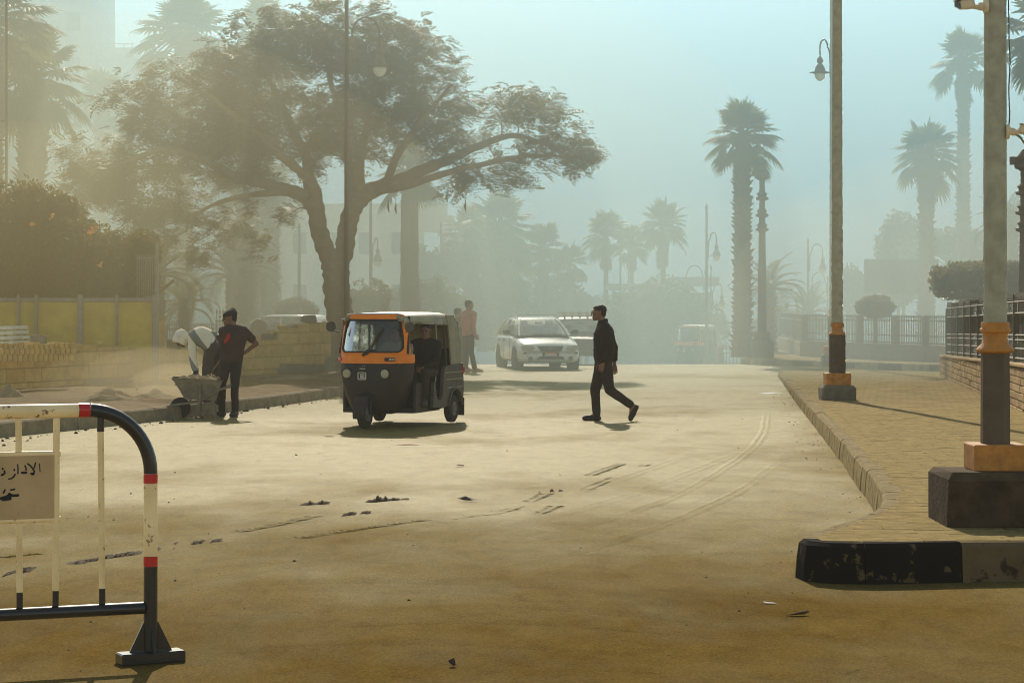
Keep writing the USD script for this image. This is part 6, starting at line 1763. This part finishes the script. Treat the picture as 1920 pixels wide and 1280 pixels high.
person('passenger in black squeezed beside the driver at the open side of the auto rickshaw', ro, dict(
    head=(.47, .16, 1.34), face=(.2, -1, -.1), neck=(.47, .20, 1.21), chest=(.46, .22, 1.02), belly=(.44, .24, .84),
    shL=(.62, .24, 1.15), shR=(.30, .20, 1.16), elL=(.63, .16, .90), elR=(.28, .04, .92), wrL=(.52, -.04, .84), wrR=(.42, -.06, .84), curlL=.8, curlR=.8,
    hipL=(.53, .26, .76), hipR=(.36, .26, .76), knL=(.55, -.08, .76), knR=(.38, -.08, .76), anL=(.55, -.10, .38), anR=(.38, -.10, .38), heL=(.55, -.07, .32), heR=(.38, -.07, .32), toL=(.55, -.22, .31), toR=(.38, -.22, .31)),
    'skin_brown', blackcloth, darkjeans, shoe_m, rz=RICK_A, jacket_hem=.02)

# ---------------------------------------------------------------- crowd barrier
worn('barrier_white', (.84, .63, .34), (.13, .055, .025), .375)
worn('barrier_black', (.013, .012, .012), (.09, .05, .03), .30)
worn('barrier_red', (.50, .012, .015), (.2, .02, .02), .27)
worn('sign_panel', (.46, .31, .16), (.20, .12, .07), .31)
bar_ang = math.atan2(-.374, -.927)
bt = thing('crowd_barrier', 'white, black and red tubular steel barrier with a lettered sign plate', 'barrier', (-1.752, 10.86, .006), bar_ang)
# local frame: +x runs away to the left along the barrier, z up (the far end lies outside the picture)
RR, TOPZ, CR, LEN = .0335, 1.228, .305, 2.05
def arc(a0, a1, n, cx):
    return [[cx + CR * math.cos(a), 0, TOPZ - CR + CR * math.sin(a)] for a in np.linspace(math.radians(a0), math.radians(a1), n)]
def mirror_x(pts):
    return [[LEN - p[0], p[1], p[2]] for p in pts]
segs = [('post', 'barrier_black', [[0, 0, .06], [0, 0, .466]]), ('band', 'barrier_red', [[0, 0, .468], [0, 0, .515]]), ('post', 'barrier_white', [[0, 0, .517], [0, 0, .868]]), ('band', 'barrier_red', [[0, 0, .87], [0, 0, .914]]),
        ('bend', 'barrier_black', [[0, 0, .916]] + arc(180, 92, 14, CR))]
for nm, m, pts in segs:
    r = RR + (.0012 if nm == 'band' else 0)
    for q in (pts, mirror_x(pts)):
        obj(nm, tube(q, r, 20), MATS[m], bt, 40)
obj('band', tube([[CR - .005, 0, TOPZ], [CR + .045, 0, TOPZ]], RR + .0012, 20), MATS['barrier_red'], bt, 40)
obj('top_rail', tube([[CR + .047, 0, TOPZ], [LEN - CR - .047, 0, TOPZ]], RR, 20), MATS['barrier_white'], bt, 40)
obj('bottom_rail', tube([[RR, 0, .268], [LEN - RR, 0, .268]], .030, 16), MATS['barrier_black'], bt, 40)
xs = [.245, .455, .635, .82, 1.0, 1.18, 1.36, 1.55, 1.78]
P0, P1 = .437, 1.0      # sign plate from x to x
for k, x in enumerate(xs):
    lean = .008 * math.sin(k * 2.3)
    def B(z0, z1, m, r=.0155):
        f = lambda z: x + lean * (1 - z / TOPZ) - .012 * (1 - z / TOPZ) * (k == 0)
        return obj('bar', tube([[f(z0), .002, z0], [f(z1), .002, z1]], r, 10), MATS[m], bt, 40)
    topz = TOPZ - .034 if x < LEN - CR and x > CR else TOPZ - CR + math.sqrt(max(0, CR ** 2 - (CR - x if x < CR else x - (LEN - CR)) ** 2)) - .03
    B(.298, .37, 'barrier_black')
    if .45 < x < 1.01 and k > 1:
        B(.372, .70, 'barrier_white'); B(1.042, topz, 'barrier_white')
    elif k == 0:
        B(.372, topz - .07, 'barrier_white'); B(topz - .068, topz, 'barrier_black', .0175)
    else:
        B(.372, topz, 'barrier_white', .0165)
sg = obj('sign_plate', cbx(((P0 + P1) / 2 + .02, .012, .868), (P1 - P0 - .02, .006, .30), .002), MATS['sign_panel'], bt)
obj('sign_frame', MB(tube([[P0, .0, 1.025], [P1 + .04, .0, 1.025]], .0145, 10), tube([[P0, 0, .712], [P1 + .04, 0, .712]], .0145, 10)), MATS['barrier_white'], bt, 40)
for x, z in ((.60, 1.012), (.52, 1.012), (.585, .722), (.512, .722), (.545, .722), (.47, .80), (.47, .93)):
    obj('weld', (ball((x, .006, z), (.008, .008, .007)), np.array(ICO.faces)), M('rust', (.09, .045, .025), .9, .3, 40), bt, True)
# stencilled words, traced stroke by stroke. (u, v): pixels of an eightfold enlargement of the plate
PXM = 1195 / 140.0
def sx(u): return P0 + .012 + (955 - u) / PXM / 389.0       # towards the left in the picture is +x
def sz(v): return 1.018 - (v - 195) / PXM / 389.0
M('stencil', (.018, .016, .018), .85, .3, 60)
def stroke(pts, w):
    ln = LineString([(sx(u), sz(v)) for u, v in pts]).buffer(w / PXM / 389.0 / 2, 4)
    return ln
words = [([(655, 325), (662, 385), (668, 450)], 14), ([(598, 310), (585, 350), (578, 385)], 22), ([(478, 322), (515, 350), (555, 400), (578, 440), (568, 482), (525, 478)], 26), ([(540, 478), (560, 486)], 40),
         ([(432, 352), (446, 385), (450, 420)], 24), ([(385, 458), (450, 458)], 36), ([(318, 330), (324, 400), (322, 470)], 20), ([(264, 400), (266, 420)], 22), ([(278, 480), (258, 515), (220, 545), (180, 550)], 24),
         ([(84, 385), (88, 392)], 30), ([(112, 425), (118, 455), (92, 478), (68, 488)], 28), ([(75, 482), (100, 470)], 30),
         ([(210, 725), (270, 715)], 26), ([(120, 720), (98, 765)], 26), ([(320, 810), (260, 815), (190, 800), (140, 830), (60, 850), (20, 860)], 44), ([(190, 790), (200, 860), (90, 870)], 50), ([(20, 770), (-10, 790), (-60, 780)], 30), ([(25, 900), (10, 960)], 22),
         ([(-40, 420), (-60, 470), (-110, 480)], 26), ([(-150, 330), (-155, 470)], 20), ([(-60, 850), (-160, 860), (-230, 830)], 36)]
for pts, w in words:
    obj('letter', extr(stroke(pts, w), .0012, np.array([[1, 0, 0], [0, 0, 1], [0, 1, 0]]), (0, .0158, 0)), MATS['stencil'], sg)
for x in (0, LEN):
    obj('gusset', MB(extr(Polygon([(-.105, .0), (.105, .0), (.035, .145), (-.035, .145)]), .012, RXZ, (x, 0, .055)), extr(Polygon([(-.09, .0), (.09, .0), (.035, .12), (-.035, .12)]), .012, RYZ, (x, 0, .055))), MATS['barrier_black'], bt)
    obj('foot', cbx((x, 0, .028), (.32, .115, .056), .006, rz=.10 - bar_ang * 0), MATS['barrier_black'], bt)

# litter on the road and pavement, and a pale patch for puddle shine
def scrap(name, label, px, py, s, col, seed, cat='litter', z=.012):
    d = gy(py, z); c = at(px, py, d)
    r = np.random.default_rng(seed)
    p = r.normal(0, 1, (14, 3)) * np.asarray(s) * .5
    p[:, 2] = np.abs(p[:, 2])
    return obj(name, xf(Manifold.hull_points(p), None, (c[0], c[1], z)), M('litter_%d' % seed, col, .7, .3, 40), None, label=label, cat=cat)
scrap('leaf_scrap', 'orange-brown scrap of leaf on the road in front of the auto rickshaw', 766, 833, (.13, .08, .03), (.32, .12, .03), 1)
scrap('leaf_scrap', 'small brown scrap on the road below the auto rickshaw', 866, 874, (.06, .04, .025), (.12, .05, .025), 2)
scrap('leaf_scrap', 'dark crumpled scrap right of the cracked asphalt edge', 874, 938, (.06, .04, .04), (.05, .03, .02), 3)
scrap('paper_or_shine', 'tiny white scrap on the dusty road at lower right', 1438, 1130, (.05, .03, .008), (.6, .55, .45), 4)
scrap('paper_or_shine', 'pale flat patch standing for puddle shine in the gutter by the far kerb corner', 1446, 738, (.26, .2, .03), (.62, .62, .6), 5)  # pale patch put in for the shine of a puddle, not litter
scrap('leaf_scrap', 'dark twig-like scrap at the lower right of the road', 1498, 1153, (.10, .03, .02), (.04, .025, .018), 6)
scrap('pebble', 'dark pebble on the road near the bottom of the picture', 851, 1247, (.028, .024, .03), (.035, .026, .02), 7, 'pebble')
scrap('plastic_bag', 'crumpled clear plastic bag at the foot of the buff brick wall', 1908, 748, (.18, .12, .07), (.6, .6, .56), 8, z=.2)
# ---------------------------------------------------------------- the dusty air
def ell(c, r, sub=3):
    m = trimesh.creation.icosphere(sub)
    return np.array(m.vertices) * np.asarray(r, float) + np.asarray(c, float), np.array(m.faces)
volume('haze', bx((0, 195, 23), (300, 480, 60)), HAZE_COLOR, HAZE_DENSITY, .6, 'thin pale haze filling the air over the whole street', 'haze')
volume('dust_bank', ell((0, 63, 0), (75, 20, 14), 4), DUST_COLOR, DUST_DENSITY, .6, 'broad bank of bright airborne dust hanging across the crest of the road', 'dust')
volume('dust_bank', ell((0, 195, -2), (125, 76, 41), 4), (.29, .59, .86), .0225, .6, 'tall pale dust far beyond the street that veils the low sky', 'dust')  # far volume added for its effect on sky colour and brightness
volume('low_dust', ell((1, 58, -2), (55, 15, 6.5), 4), (1.0, .97, .72), .004, .6, 'low warm layer of dust stirred up from the road where it crests', 'dust')
for k, (c, r, dens) in enumerate((((-10.0, 46, .5), (6.5, 9, 5.0), .008), ((-10.5, 47, .5), (11, 12.5, 7.5), .006), ((-8, 50, .5), (15.5, 14, 11), .0045))):
    volume('dust_cloud', ell(c, r), (.96, .80, .38), dens, .5, ['brownish heart of the dust cloud by the stone wall', 'thinner brown dust spreading over the hedge and the tree', 'thinnest brown dust reaching across the crown of the big tree'][k], 'dust')
volume('dust_cloud', ell((12.5, 55, 0), (8.0, 16, 6)), (1.0, .92, .66), .007, .5, 'pale dust hanging over the fences and the clipped hedge on the right', 'dust')
for k, (px, py, d, r, dens, lab) in enumerate(((372, 718, 34.9, (.34, .26, .13), .8, 'puff of dust rising out of the wheelbarrow'), (335, 716, 35.7, (.75, .65, .30), .22, 'puff of dust blowing left of the wheelbarrow'), (290, 708, 36.2, (1.2, .9, .5), .10, 'drifting veil of dust in front of the stone wall'), (262, 720, 36.6, (1.7, 1.1, .65), .06, 'faint spreading veil of dust along the stone wall'))):
    volume('dust_puff', ell(at(px, py, d), r), (1.0, .86, .56), dens, .45, lab, 'dust')
